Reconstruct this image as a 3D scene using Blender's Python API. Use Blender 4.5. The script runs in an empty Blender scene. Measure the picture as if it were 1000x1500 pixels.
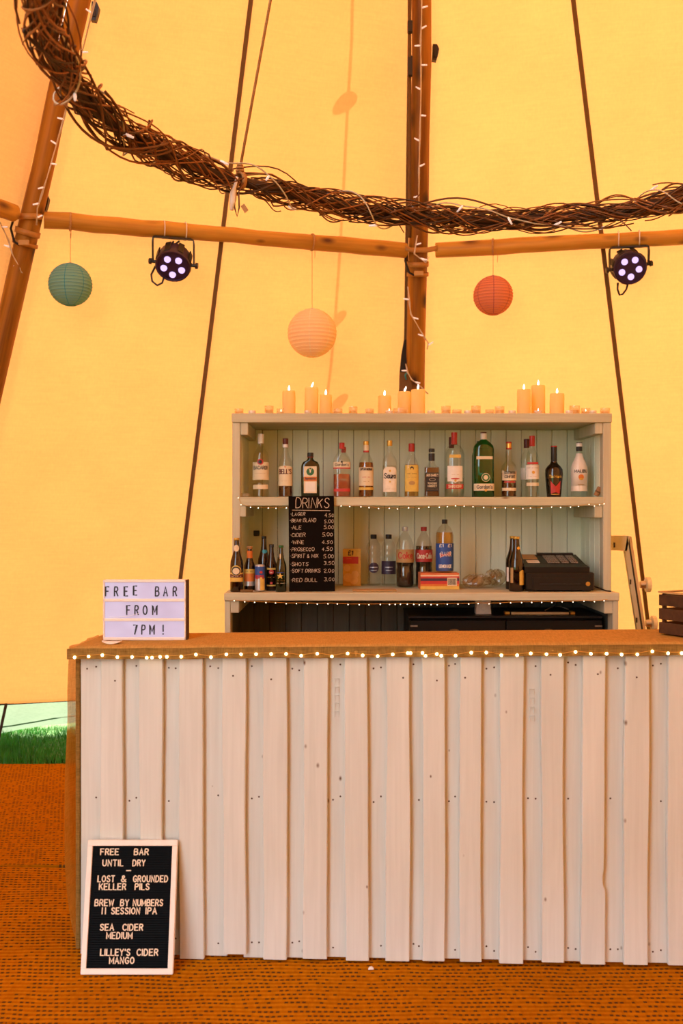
import bpy, math, random
from mathutils import Vector, Matrix, Quaternion
random.seed(7)
PI = math.pi
scene = bpy.context.scene
COL = scene.collection
R = math.radians

# ------------------------------------------------------------------ camera
F, HOR, CZ = 1458.33, 745.0, 1.595        # 35 mm on a 36 mm tall frame, horizon row, eye height
cam_d = bpy.data.cameras.new('camera')
cam = bpy.data.objects.new('camera', cam_d); COL.objects.link(cam)
cam.location = (0, 0, CZ); cam.rotation_euler = (R(90), 0, 0)
cam_d.sensor_fit = 'VERTICAL'; cam_d.sensor_height = 36; cam_d.lens = 35
cam_d.shift_y = -(750 - HOR) / 1500
cam_d.clip_end = 400
cam_d.dof.use_dof = True; cam_d.dof.focus_distance = 4.4; cam_d.dof.aperture_fstop = 3.0
scene.camera = cam

# ------------------------------------------------------------------ world, sun, exposure
world = bpy.data.worlds.new('sky'); scene.world = world; world.use_nodes = True
bg = world.node_tree.nodes['Background']
bg.inputs['Color'].default_value = (0.80, 0.92, 1.0, 1); bg.inputs['Strength'].default_value = 4.8
SUN = Vector((0.50, 0.70, 0.80)).normalized()      # towards the sun: behind the tent, to the right
sd = bpy.data.lights.new('sun', 'SUN'); sd.energy = 13.5; sd.angle = R(1.2); sd.color = (1, 0.93, 0.82)
so = bpy.data.objects.new('sun', sd); COL.objects.link(so)
so.rotation_euler = SUN.to_track_quat('Z', 'Y').to_euler(); so.location = SUN * 30
vs = scene.view_settings
vs.view_transform = 'Standard'; vs.look = 'None'; vs.gamma = 1; vs.use_curve_mapping = False
vs.exposure = 0.27
scene.cycles.max_bounces = 8
scene.cycles.transparent_max_bounces = 24
scene.cycles.caustics_reflective = False; scene.cycles.caustics_refractive = False
scene.cycles.sample_clamp_indirect = 6

# ------------------------------------------------------------------ helpers
def W(px, py, Y):
    return Vector(((px - 500) / F * Y, Y, CZ + (HOR - py) / F * Y))

class MB:
    def __init__(s): s.v = []; s.f = []
    def add(s, vs, fs):
        o = len(s.v); s.v += [tuple(x) for x in vs]; s.f += [tuple(i + o for i in f) for f in fs]; return s
    def box(s, x0, x1, y0, y1, z0, z1, b=0):
        if b <= 0:
            v = [(x, y, z) for z in (z0, z1) for y in (y0, y1) for x in (x0, x1)]
            return s.add(v, [(0, 2, 3, 1), (4, 5, 7, 6), (0, 1, 5, 4), (2, 6, 7, 3), (0, 4, 6, 2), (1, 3, 7, 5)])
        # chamfered box: three inset rectangles
        v = []
        for (ax, ay, az) in ((0, b, b), (b, 0, b), (b, b, 0)):
            for z in (z0 + az, z1 - az):
                for y in (y0 + ay, y1 - ay):
                    for x in (x0 + ax, x1 - ax): v.append((x, y, z))
        X, Y, Z = 0, 8, 16
        f = [(X+0, X+4, X+6, X+2), (X+1, X+3, X+7, X+5), (Y+0, Y+1, Y+5, Y+4), (Y+2, Y+6, Y+7, Y+3), (Z+0, Z+2, Z+3, Z+1), (Z+4, Z+5, Z+7, Z+6)]
        f += [(X+0, Y+0, Y+4, X+4), (X+2, X+6, Y+6, Y+2), (X+1, X+5, Y+5, Y+1), (X+3, Y+3, Y+7, X+7)]
        f += [(Y+0, Z+0, Z+1, Y+1), (Y+2, Y+3, Z+3, Z+2), (Y+4, Y+5, Z+5, Z+4), (Y+6, Z+6, Z+7, Y+7)]
        f += [(X+0, X+2, Z+2, Z+0), (X+1, Z+1, Z+3, X+3), (X+4, Z+4, Z+6, X+6), (X+5, X+7, Z+7, Z+5)]
        for i in range(8): f.append((X+i, Y+i, Z+i))
        return s.add(v, f)
    def loft(s, rings, cap=True, closed=True):
        n = len(rings[0]); v = [p for r in rings for p in r]; f = []
        m = n if closed else n - 1
        for k in range(len(rings) - 1):
            for i in range(m):
                j = (i + 1) % n
                f.append((k*n+i, k*n+j, (k+1)*n+j, (k+1)*n+i))
        if cap:
            f.append(tuple(range(n))[::-1]); f.append(tuple((len(rings)-1)*n+i for i in range(n)))
        return s.add(v, f)
    def tube(s, pts, r, n=6, cap=True):
        pts = [Vector(p) for p in pts]; N = len(pts)
        rr = r if isinstance(r, (list, tuple)) else [r] * N
        t0 = (pts[1] - pts[0]).normalized()
        up = Vector((0, 0, 1)) if abs(t0.z) < .9 else Vector((1, 0, 0))
        a = t0.cross(up).normalized(); rings = []
        for i in range(N):
            t = (pts[min(i+1, N-1)] - pts[max(i-1, 0)])
            if t.length < 1e-9: t = t0
            t = t.normalized(); a = (a - t * a.dot(t))
            a = a.normalized() if a.length > 1e-6 else t.orthogonal().normalized()
            b = t.cross(a)
            rings.append([pts[i] + (a * math.cos(2*PI*k/n) + b * math.sin(2*PI*k/n)) * rr[i] for k in range(n)])
        return s.loft(rings, cap)
    def lathe(s, prof, n=24, cx=0, cy=0, cap=True):
        return s.loft([[(cx + r*math.cos(2*PI*k/n), cy + r*math.sin(2*PI*k/n), z) for k in range(n)] for (z, r) in prof], cap)
    def prism(s, poly, y0, y1):           # xz outline extruded along y
        n = len(poly)
        v = [(x, y0, z) for x, z in poly] + [(x, y1, z) for x, z in poly]
        f = [tuple(range(n)), tuple(range(2*n-1, n-1, -1))] + [((i+1) % n, i, n+i, n+(i+1) % n) for i in range(n)]
        return s.add(v, f)
    def sphere(s, c, r, n=8, m=6):
        c = Vector(c); rz = r if not isinstance(r, tuple) else r[1]; rx = r if not isinstance(r, tuple) else r[0]
        return s.loft([[c + Vector((rx*math.sin(PI*(j+.02)/(m+.04))*math.cos(2*PI*k/n), rx*math.sin(PI*(j+.02)/(m+.04))*math.sin(2*PI*k/n), -rz*math.cos(PI*j/m))) for k in range(n)] for j in range(m+1)])
    def xf(s, M): s.v = [tuple(M @ Vector(p)) for p in s.v]; return s
    def mesh(s, name, mats, smooth=False):
        me = bpy.data.meshes.new(name); me.from_pydata(s.v, [], s.f); me.update()
        if smooth: me.polygons.foreach_set('use_smooth', [True] * len(me.polygons))
        if mats is not None: me.materials.append(mats)
        return me
    def build(s, name, m, parent=None, smooth=False, loc=None, label=None, auto=None):
        o = bpy.data.objects.new(name, s.mesh(name, m, smooth)); COL.objects.link(o)
        if parent is not None: o.parent = parent
        if loc is not None: o.location = loc
        if label: o['label'] = label
        if auto: o.data.set_sharp_from_angle(angle=R(auto)) if smooth else None
        return o

def inst(me, name, parent=None, loc=(0, 0, 0), rot=None, scale=None):
    o = bpy.data.objects.new(name, me); COL.objects.link(o)
    if parent is not None: o.parent = parent
    o.location = loc
    if rot is not None: o.rotation_euler = rot
    if scale is not None: o.scale = scale
    return o
def thing(name, label, cat, loc=(0, 0, 0), rot=(0, 0, 0), group=None, kind=None):
    o = bpy.data.objects.new(name, None); COL.objects.link(o)
    o.empty_display_size = .05; o.location = loc; o.rotation_euler = rot
    return tag(o, label, cat, group, kind)
def tag(o, label=None, cat=None, group=None, kind=None):
    if label: o['label'] = label
    if cat: o['category'] = cat
    if group: o['group'] = group
    if kind: o['kind'] = kind
    return o
def align_z(o, p0, p1):
    d = Vector(p1) - Vector(p0)
    o.rotation_mode = 'QUATERNION'; o.rotation_quaternion = d.to_track_quat('Z', 'Y'); o.location = p0
    return d.length

# ------------------------------------------------------------------ materials
def nt(name):
    m = bpy.data.materials.new(name); m.use_nodes = True
    t = m.node_tree; t.nodes.clear()
    out = t.nodes.new('ShaderNodeOutputMaterial')
    return m, t, out
def N(t, typ, **kw):
    n = t.nodes.new('ShaderNode' + typ)
    for k, v in kw.items(): setattr(n, k, v)
    return n
def coords(t, scale=(1, 1, 1), rnd=True, rot=(0, 0, 0)):
    tc = N(t, 'TexCoord'); mp = N(t, 'Mapping'); mp.inputs['Scale'].default_value = scale; mp.inputs['Rotation'].default_value = rot
    t.links.new(tc.outputs['Object'], mp.inputs['Vector'])
    if rnd:
        oi = N(t, 'ObjectInfo'); mu = N(t, 'Math', operation='MULTIPLY'); mu.inputs[1].default_value = 37.0
        t.links.new(oi.outputs['Random'], mu.inputs[0])
        cb = N(t, 'CombineXYZ')
        for i in range(3): t.links.new(mu.outputs[0], cb.inputs[i])
        t.links.new(cb.outputs[0], mp.inputs['Location'])
    return mp.outputs[0]
def ramp(t, src, stops):
    r = N(t, 'ValToRGB'); e = r.color_ramp.elements
    while len(e) > 2: e.remove(e[-1])
    for i, (p, c) in enumerate(stops):
        el = e[i] if i < 2 else e.new(p)
        el.position = p; el.color = (*c, 1) if len(c) == 3 else c
    t.links.new(src, r.inputs[0]); return r.outputs[0]
def noise(t, vec, scale, detail=3, rough=.55, dist=0):
    n = N(t, 'TexNoise'); n.inputs['Scale'].default_value = scale; n.inputs['Detail'].default_value = detail
    n.inputs['Roughness'].default_value = rough; n.inputs['Distortion'].default_value = dist
    t.links.new(vec, n.inputs['Vector']); return n.outputs['Fac']
def mixc(t, fac, a, b, blend='MIX'):
    m = N(t, 'MixRGB', blend_type=blend)
    for i, x in ((0, fac), (1, a), (2, b)):
        if hasattr(x, 'is_output'): t.links.new(x, m.inputs[i])
        elif i == 0: m.inputs[0].default_value = x
        else: m.inputs[i].default_value = (*x, 1)
    return m.outputs[0]
def mathn(t, op, a, b=None, c=None):
    m = N(t, 'Math', operation=op)
    for i, x in enumerate((a, b, c)):
        if x is None: continue
        if hasattr(x, 'is_output'): t.links.new(x, m.inputs[i])
        else: m.inputs[i].default_value = x
    return m.outputs[0]
def bump(t, h, strength, dist=.002):
    b = N(t, 'Bump'); b.inputs['Strength'].default_value = strength; b.inputs['Distance'].default_value = dist
    t.links.new(h, b.inputs['Height']); return b.outputs[0]
def principled(t, out, col, rough=.6, metal=0., normal=None, emis=None, estr=0, spec=None):
    p = N(t, 'BsdfPrincipled')
    if hasattr(col, 'is_output'): t.links.new(col, p.inputs['Base Color'])
    else: p.inputs['Base Color'].default_value = (*col, 1)
    p.inputs['Roughness'].default_value = rough; p.inputs['Metallic'].default_value = metal
    if spec is not None: p.inputs['Specular IOR Level'].default_value = spec
    if normal is not None: t.links.new(normal, p.inputs['Normal'])
    if emis: p.inputs['Emission Color'].default_value = (*emis, 1); p.inputs['Emission Strength'].default_value = estr
    t.links.new(p.outputs[0], out.inputs[0]); return p
_mc = {}
def plain(name, col, rough=.55, metal=0., var=.12, scale=40, emis=None, estr=0, spec=None):
    if name in _mc: return _mc[name]
    m, t, o = nt(name)
    v = coords(t); n = noise(t, v, scale)
    c = ramp(t, n, [(.25, tuple(x*(1-var) for x in col)), (.75, tuple(min(1, x*(1+var)) for x in col))])
    principled(t, o, c, rough, metal, None, emis, estr, spec); _mc[name] = m; return m
def wood(name, a, b, rough=.65, axis='z', knots=0., grain=1., spots=(.10, .045, .015), bstr=.35, kscale=(7, 7, 2.2), kth=.055, con=.18):
    m, t, o = nt(name)
    st = {'z': (60, 60, 2.2), 'x': (2.2, 60, 60), 'y': (60, 2.2, 60)}[axis]
    v = coords(t, st); n1 = noise(t, v, 1.0*grain, 4, .6, .6)
    v2 = coords(t, tuple(x*.12 if x > 10 else x*.6 for x in st)); n2 = noise(t, v2, 1.3, 3, .5)
    f = mixc(t, .5, n1, n2)
    c = ramp(t, f, [(.5-con, a), (.5+con, b)])
    if knots > 0:
        v3 = coords(t, kscale); vo = N(t, 'TexVoronoi'); vo.inputs['Scale'].default_value = 1.0
        t.links.new(v3, vo.inputs['Vector'])
        sep = N(t, 'SeparateColor'); t.links.new(vo.outputs['Color'], sep.inputs[0])
        gate = mathn(t, 'LESS_THAN', sep.outputs[0], knots)
        rad = mathn(t, 'MULTIPLY', sep.outputs[1], kth)
        rad = mathn(t, 'ADD', rad, kth*.5)
        k = mathn(t, 'DIVIDE', vo.outputs['Distance'], rad)
        k = mathn(t, 'SUBTRACT', 1.3, k); k = N(t, 'Clamp') and mathn(t, 'MINIMUM', mathn(t, 'MAXIMUM', k, 0.), 1.)
        k = mathn(t, 'MULTIPLY', k, gate)
        c = mixc(t, k, c, spots)
    principled(t, o, c, rough, 0, bump(t, n1, bstr, .002), spec=.3)
    return m
def glass(name, tint, gloss=.02, body=None, bodyf=0.):
    m, t, o = nt(name)
    tr = N(t, 'BsdfTransparent'); tr.inputs[0].default_value = (*tint, 1)
    base = tr.outputs[0]
    if body:
        d = N(t, 'BsdfDiffuse'); d.inputs[0].default_value = (*body, 1)
        mx = N(t, 'MixShader'); mx.inputs[0].default_value = bodyf
        t.links.new(base, mx.inputs[1]); t.links.new(d.outputs[0], mx.inputs[2]); base = mx.outputs[0]
    g = N(t, 'BsdfGlossy'); g.inputs['Roughness'].default_value = gloss
    fr_ = N(t, 'Fresnel'); fr_.inputs[0].default_value = 1.75; geo = N(t, 'NewGeometry')
    fac = mathn(t, 'MULTIPLY', fr_.outputs[0], mathn(t, 'SUBTRACT', 1.0, geo.outputs['Backfacing']))   # reflect on outer faces only
    mx = N(t, 'MixShader'); t.links.new(fac, mx.inputs[0])
    t.links.new(base, mx.inputs[1]); t.links.new(g.outputs[0], mx.inputs[2]); t.links.new(mx.outputs[0], o.inputs[0])
    return m
def emit(name, col, s):
    m, t, o = nt(name); e = N(t, 'Emission'); e.inputs[0].default_value = (*col, 1); e.inputs[1].default_value = s
    t.links.new(e.outputs[0], o.inputs[0]); return m
def sheet(name, dif, trans, tf=.5, weave=None, wamt=.08, through=0.):
    """woven or paper sheet: diffuse + translucent, optional open weave"""
    m, t, o = nt(name)
    d = N(t, 'BsdfDiffuse'); tr = N(t, 'BsdfTranslucent')
    if weave:
        f = None
        for st in weave:
            n = noise(t, coords(t, st, False), 1.0, 2)
            f = n if f is None else mathn(t, 'ADD', f, n)
        f = mathn(t, 'DIVIDE', f, float(len(weave)))
        for nd, col in ((d, dif), (tr, trans)):
            t.links.new(ramp(t, f, [(.3, tuple(x*(1-wamt) for x in col)), (.7, tuple(min(1, x*(1+wamt)) for x in col))]), nd.inputs[0])
        nrm = bump(t, f, .25, .003); t.links.new(nrm, d.inputs['Normal'])
    else:
        d.inputs[0].default_value = (*dif, 1); tr.inputs[0].default_value = (*trans, 1)
    mx = N(t, 'MixShader'); mx.inputs[0].default_value = tf
    t.links.new(d.outputs[0], mx.inputs[1]); t.links.new(tr.outputs[0], mx.inputs[2]); s = mx.outputs[0]
    if through > 0:
        tp = N(t, 'BsdfTransparent'); m2 = N(t, 'MixShader'); m2.inputs[0].default_value = through
        t.links.new(s, m2.inputs[1]); t.links.new(tp.outputs[0], m2.inputs[2]); s = m2.outputs[0]
    t.links.new(s, o.inputs[0]); return m

M = {}
M['canvas'] = sheet('cotton_canvas', (.84, .36, .065), (.98, .385, .105), .16, [(9, 9, 130), (120, 120, 9), (2.5, 2.5, 2.5)], .10)
M['skirt'] = sheet('skirt_cloth', (.36, .42, .29), (.29, .36, .22), .30, [(3, 3, 9), (40, 40, 60)], .10)  # white cloth; green light from the grass is put into its colour
M['hessian'] = sheet('hessian', (.52, .29, .075), (.62, .34, .08), .2, [(300, 25, 25), (25, 300, 300)], .3)
M['hessian_dark'] = sheet('dark_hessian_trim', (.27, .15, .040), (.3, .16, .04), .15, [(260, 25, 25), (25, 260, 260)], .4)
M['wheel'] = plain('amber_plastic_wheel', (.72, .55, .27), .4)
M['hessian_open'] = sheet('hessian_open_weave', (.50, .25, .05), (.62, .31, .05), .5, [(20, 20, 320), (20, 300, 20)], .3, .28)
M['pole'] = wood('peeled_pole_wood', (.17, .062, .004), (.42, .180, .014), .5, 'z', .6, .32, (.03, .012, .004), .5, (9, 9, 4.5), .22, .10)
M['plank'] = wood('white_painted_plank', (.55, .555, .515), (.655, .66, .62), .6, 'z', .17, 1, (.12, .06, .025), .22, (20, 0, 12), .08)
M['shelfwood'] = wood('whitewashed_shelf_wood', (.45, .42, .28), (.62, .59, .41), .65, 'x', .3, 1, (.18, .10, .05), .3, (3, 12, 12), .05)
M['shelfpost'] = wood('whitewashed_post_wood', (.45, .42, .29), (.61, .58, .42), .65, 'z', .3, 1, (.18, .10, .05), .3)
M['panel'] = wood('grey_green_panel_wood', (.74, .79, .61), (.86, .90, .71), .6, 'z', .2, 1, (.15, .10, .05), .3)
M['panelshade'] = wood('shaded_panel_wood', (.085, .095, .085), (.14, .155, .135), .6, 'z', .2)  # same panel paint, with the shade under the counter put into the colour
M['darkwood'] = wood('dark_stained_wood', (.035, .016, .008), (.085, .036, .016), .5, 'x', 0)
M['rawwood'] = wood('pale_raw_wood', (.50, .33, .15), (.66, .46, .22), .6, 'z', .3)
M['black'] = plain('black_plastic', (.012, .011, .012), .38)
M['blackm'] = plain('black_metal', (.014, .012, .012), .45, .2)
M['blackfab'] = plain('black_webbing', (.012, .010, .009), .85)
M['white'] = plain('white_plastic', (.78, .74, .70), .4, var=.03)
M['frame_white'] = plain('white_board_frame', (.80, .72, .66), .55, var=.04)
M['steel'] = plain('brushed_steel', (.5, .48, .45), .35, 1.)
M['gold'] = plain('gold_foil', (.65, .42, .10), .35, .8)
M['webbing'] = plain('brown_webbing', (.15, .075, .018), .8)
M['rope'] = plain('hemp_rope', (.42, .22, .08), .85, scale=200, var=.3)
M['cordgrey'] = plain('grey_green_cable', (.55, .50, .38), .5)
M['wirewhite'] = plain('clear_white_cable', (.62, .52, .40), .45)
M['leather'] = plain('tan_leather_strap', (.42, .20, .045), .55)
M['wick_a'] = plain('brown_willow', (.13, .048, .012), .6, scale=30, var=.35)
M['wick_b'] = plain('red_brown_willow', (.26, .092, .020), .55, scale=30, var=.35)
M['wick_c'] = plain('dark_willow', (.045, .018, .007), .65, scale=30, var=.3)
M['wax'] = sheet('cream_wax', (.97, .83, .45), (1, .85, .40), .55)
M['waxglass'] = glass('frosted_glass', (.97, .92, .82), .25, (.92, .78, .55), .15)
M['tealight'] = plain('tealight_cup', (.80, .72, .68), .35, .3, var=.03)
M['flame'] = emit('candle_flame', (1, .93, .78), 5)
M['bulb'] = emit('warm_bulb', (1, .72, .34), 10)
M['bulbw'] = emit('white_bulb', (1, .85, .62), 3)
M['ledstick'] = plain('frosted_led_stick', (.85, .80, .78), .35, emis=(1, .9, .85), estr=.25, var=.02)
M['led'] = emit('violet_led', (.74, .50, 1.0), 1.25)
M['parface'] = plain('led_lit_black_face', (.024, .009, .042), .4)  # black housing; the violet glow of the LEDs is mixed into its colour
M['chalk'] = plain('chalk', (.62, .50, .38), .9, scale=300, var=.45)
M['chalkboard'] = plain('chalkboard_black', (.007, .005, .004), .95, spec=.05)
M['felt'] = plain('black_felt', (.006, .008, .010), .95, spec=.05)
M['letter'] = plain('cream_letter_plastic', (.78, .64, .48), .5)
M['ink'] = plain('black_ink', (.012, .008, .014), .5)
M['label'] = plain('cream_paper', (.74, .62, .42), .6, var=.04)
M['labelw'] = plain('white_paper', (.80, .75, .68), .6, var=.03)
M['labelk'] = plain('black_paper', (.015, .013, .013), .5)
M['labely'] = plain('yellow_paper', (.68, .46, .09), .6)
M['red'] = plain('red_cap', (.42, .022, .018), .4)
M['redl'] = plain('red_label', (.50, .035, .03), .5)
M['orange'] = plain('orange_label', (.62, .17, .025), .5)
M['darkred'] = plain('dark_red_cap', (.10, .012, .014), .4)
M['blue'] = plain('blue_label', (.02, .07, .30), .45)
M['teal'] = plain('teal_label', (.03, .28, .32), .5)
M['greenl'] = plain('green_emblem', (.02, .13, .035), .5)
M['purple'] = plain('dark_purple_label', (.045, .025, .05), .5)
M['silver'] = plain('silver_can', (.55, .55, .58), .3, .6)
M['g_clear'] = glass('clear_glass', (.94, .95, .91))
M['g_green'] = glass('green_glass', (.02, .34, .05), .02, (.004, .10, .012), .45)
M['g_dgreen'] = glass('dark_green_glass', (.04, .14, .03), .02, (.006, .02, .006), .5)
M['g_brown'] = glass('brown_glass', (.10, .03, .008), .02, (.018, .006, .003), .55)
M['g_black'] = glass('black_glass', (.02, .015, .012), .02, (.008, .006, .005), .9)
M['l_amber'] = glass('amber_liquid', (.62, .26, .05), .1, (.30, .10, .015), .12)
M['l_dark'] = glass('whisky_liquid', (.34, .09, .02), .1, (.10, .025, .006), .35)
M['l_pink'] = glass('pink_liquid', (.85, .30, .20), .1, (.48, .12, .08), .35)
M['l_gold'] = glass('gold_liquid', (.82, .58, .18), .1, (.5, .3, .06), .15)
M['l_clear'] = glass('clear_liquid', (.93, .95, .93), .1)
M['l_cola'] = plain('cola', (.010, .005, .003), .12)
M['pet'] = glass('clear_plastic_bottle', (.93, .91, .86), .05, (.5, .45, .38), .03)
M['malibu'] = plain('white_coated_glass', (.80, .70, .60), .3, var=.02)
M['hole'] = plain('nail_rust', (.07, .03, .012), .8)
M['cork'] = plain('cork', (.36, .18, .07), .8, scale=120, var=.3)
M['card'] = plain('brown_card', (.45, .27, .10), .7)
M['skin_paper'] = plain('white_card', (.78, .70, .58), .6)
M['panelglow'] = None

# ================================================================== ground and matting
def coir():
    m, t, o = nt('woven_coir')
    tc = N(t, 'TexCoord'); sp = N(t, 'SeparateXYZ'); t.links.new(tc.outputs['Object'], sp.inputs[0])
    wob = noise(t, tc.outputs['Object'], 3.0, 2)
    y = mathn(t, 'ADD', sp.outputs[1], mathn(t, 'MULTIPLY', wob, .05))
    v = mathn(t, 'DIVIDE', y, .026); row = mathn(t, 'FLOOR', v)
    u = mathn(t, 'DIVIDE', sp.outputs[0], .0190)
    u = mathn(t, 'ADD', u, mathn(t, 'MULTIPLY', row, .37)); cell = mathn(t, 'FLOOR', u)
    fu = mathn(t, 'FRACT', u); fv = mathn(t, 'FRACT', v)
    cb = N(t, 'CombineXYZ'); t.links.new(cell, cb.inputs[0]); t.links.new(row, cb.inputs[1])
    wn = N(t, 'TexWhiteNoise', noise_dimensions='2D'); t.links.new(cb.outputs[0], wn.inputs['Vector'])
    mu = mathn(t, 'LESS_THAN', mathn(t, 'ABSOLUTE', mathn(t, 'SUBTRACT', fu, .5)), .30)
    mv = mathn(t, 'LESS_THAN', mathn(t, 'ABSOLUTE', mathn(t, 'SUBTRACT', fv, .5)), .20)
    patch = noise(t, tc.outputs['Object'], 5.0, 3)
    g = mathn(t, 'GREATER_THAN', mathn(t, 'ADD', wn.outputs['Value'], mathn(t, 'MULTIPLY', mathn(t, 'SUBTRACT', patch, .5), 1.2)), .36)
    k = mathn(t, 'MULTIPLY', mathn(t, 'MULTIPLY', mu, mv), g)
    n = noise(t, coords(t, (60, 25, 25), False), 1.0, 3)
    base = ramp(t, n, [(.25, (.27, .085, .002)), (.75, (.47, .16, .004))])
    big = noise(t, tc.outputs['Object'], 1.1, 3)
    base = mixc(t, .35, base, ramp(t, big, [(.35, (.26, .08, .002)), (.65, (.48, .165, .004))]))
    c = mixc(t, mathn(t, 'MULTIPLY', k, .82), base, (.05, .032, .016))
    hgt = mathn(t, 'ADD', mathn(t, 'SINE', mathn(t, 'MULTIPLY', v, 2*PI)), mathn(t, 'SUBTRACT', mathn(t, 'MULTIPLY', n, 1.2), mathn(t, 'MULTIPLY', k, 2.)))
    principled(t, o, c, .85, 0, bump(t, hgt, .6, .004), spec=.0)
    return m
M['coir'] = coir()
M['soil'] = plain('turf_soil', (.10, .17, .045), .95, scale=9, var=.4)
fl = MB().box(-40, 40, -30, 60, -.2, -.012).build('floor', M['soil']); tag(fl, 'grassy ground under the tent and beyond it', 'ground', kind='structure')
def matrun(y0, y1, z):
    b = MB(); nx = 30
    for k in range(nx):
        xa, xb = -4.2 + k*8.6/nx, -4.2 + (k+1)*8.6/nx
        wa, wb = [.02*math.sin(x*2.3 + y1*3) + .012*math.sin(x*7.1) for x in (xa, xb)]
        b.add([(xa, y0, -.01), (xb, y0, -.01), (xb, y0, z), (xa, y0, z), (xa, y1+wa, z), (xb, y1+wb, z), (xa, y1+wa, -.011), (xb, y1+wb, -.011)],
              [(0, 1, 2, 3), (3, 2, 5, 4), (4, 5, 7, 6), (6, 7, 1, 0)])
    return b.build('mat_run', M['coir'], fl)
matrun(-2.5, 2.35, .003); matrun(2.345, 4.44, .0); matrun(4.45, 6.20, .002)

# ================================================================== tipi canvas and poles
APEX = Vector((.43, 4.0, CZ + 8.69)); BZ = 3.245
def barpt(px, py, Z=BZ):
    Y = (Z - CZ) * F / (HOR - py); return Vector(((px - 500) / F * Y, Y, Z))
PL, PC = barpt(45, 320), barpt(612, 368)
PR = Vector((2.81, 5.88, BZ)); PR2 = Vector((4.15, 4.0, BZ)); PR3 = Vector((4.1, 1.7, BZ)); PR4 = Vector((2.9, -.4, BZ))
PL2 = Vector((-2.88, 3.57, BZ)); PF1 = Vector((1.0, -1.7, BZ)); PF2 = Vector((-1.7, -1.3, BZ)); PL3 = Vector((-2.9, .6, BZ)); OPEN = 6.0
def ground(p): return p + (p - APEX) * (p.z / (APEX.z - p.z))
def out(p, d):
    h = Vector((p.x - APEX.x, p.y - APEX.y, 0)); return p + h.normalized() * d
GR = {k: ground(p) for k, p in dict(L=PL, C=PC, R=PR, R2=PR2, R3=PR3, R4=PR4, L2=PL2, F1=PF1, F2=PF2, L3=PL3).items()}
HEM = .30
def panel(name, a, b, label, zt=.96, HEM=HEM):
    A, B = out(GR[a], .12), out(GR[b], .12); AP = APEX + Vector((0, 0, .25))
    nu, nv = 14, 30; v = []; f = []
    for j in range(nv + 1):
        s = HEM / AP.z + (zt - HEM / AP.z) * j / nv
        for i in range(nu + 1):
            u = i / nu; g = A.lerp(B, u); p = g.lerp(AP, s)
            n = Vector((p.x - APEX.x, p.y - APEX.y, 0)).normalized()
            p = p - n * (.035 * math.sin(PI*u) * (1 - s)) + n * .006 * math.sin(u*17 + s*23)
            v.append(p)
    for j in range(nv):
        for i in range(nu):
            q = j*(nu+1)+i; f.append((q, q+1, q+nu+2, q+nu+1))
    o = MB().add(v, f).build(name, M['canvas'], smooth=True)
    return tag(o, label, 'tent wall', kind='structure')
panel('wall_left', 'L2', 'L', 'orange glowing canvas panel left of the leaning pole')
panel('wall_back_left', 'L', 'C', 'backlit orange canvas panel left of the middle pole')
panel('wall_back_right', 'C', 'R', 'backlit pale orange canvas panel right of the middle pole')
panel('wall_right', 'R', 'R2', 'canvas panel on the right side of the tent')
panel('wall_added_front_right', 'R2', 'R3', 'unseen canvas panel added at front right to block sky light')  # panels from here on are added out of view to steer the daylight
panel('wall_added_front', 'R3', 'R4', 'unseen canvas panel added beside the opening to block sky light')
panel('wall_added_front_far', 'R4', 'F1', 'unseen canvas panel added behind the viewer on the right against sky light')
panel('wall_added_front_left', 'F1', 'F2', 'unseen canvas panel added behind the viewer to block sky light')
panel('wall_added_left_front', 'F2', 'L3', 'unseen raised canvas panel added over the left front daylight opening', HEM=OPEN)
panel('wall_added_left_side', 'L3', 'L2', 'unseen canvas panel added at left to narrow the daylight opening')

def hit(px, py, a, b, inset=0.):
    A, B = out(GR[a], .12 - inset), out(GR[b], .12 - inset); AP = APEX + Vector((0, 0, .25))
    n = (B - A).cross(AP - A); d = Vector(((px - 500) / F, 1, (HOR - py) / F)); o = Vector((0, 0, CZ))
    return o + d * ((A - o).dot(n) / d.dot(n))
def make_pole(key, label, r0=.068, r1=.046):
    g = GR[key]; tp = g.lerp(APEX, .985)
    n = 26; L = (tp - g).length; rnd = random.Random(key)
    rings = []
    for k in range(n + 1):
        s = k / n; r = r0 + (r1 - r0) * s
        wob = Vector((rnd.uniform(-.005, .005), rnd.uniform(-.005, .005), 0))
        rings.append([Vector((math.cos(2*PI*i/14) * r * (1 + rnd.uniform(-.03, .03)), math.sin(2*PI*i/14) * r * (1 + rnd.uniform(-.03, .03)), L * s)) + wob for i in range(14)])
    o = MB().loft(rings).build('tent_pole', M['pole'], smooth=True); align_z(o, g, tp)
    return tag(o, label, 'pole', 'tipi poles')
make_pole('L', 'thick peeled wooden tent pole leaning at the upper left')
make_pole('C', 'upright peeled wooden tent pole behind the bottle shelf')
make_pole('R', 'peeled wooden tent pole at the right beyond the frame')
make_pole('L2', 'peeled wooden tent pole left beyond the frame'); make_pole('R2', 'peeled wooden tent pole at the far right side')
def make_bar(p0, p1, label, r=.047):
    d = (p1 - p0).normalized(); L = (p1 - p0).length; rnd = random.Random(label); rings = []
    for k in range(17):
        s = k / 16; rr = r * (1 + .05*math.sin(s*9)); wob = (rnd.uniform(-.004, .004), rnd.uniform(-.004, .004))
        rings.append([(math.cos(2*PI*i/14)*rr + wob[0], math.sin(2*PI*i/14)*rr + wob[1], L*s) for i in range(14)])
    o = MB().loft(rings).build('cross_bar', M['pole2'], smooth=True, auto=40); align_z(o, p0, p1)
    return tag(o, label, 'pole', 'horizontal tie poles')
M['pole2'] = wood('pale_bar_wood', (.34, .150, .016), (.60, .31, .045), .5, 'z', .55, .3, (.09, .03, .01), .2, (9, 9, 4), .18, .11)
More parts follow.
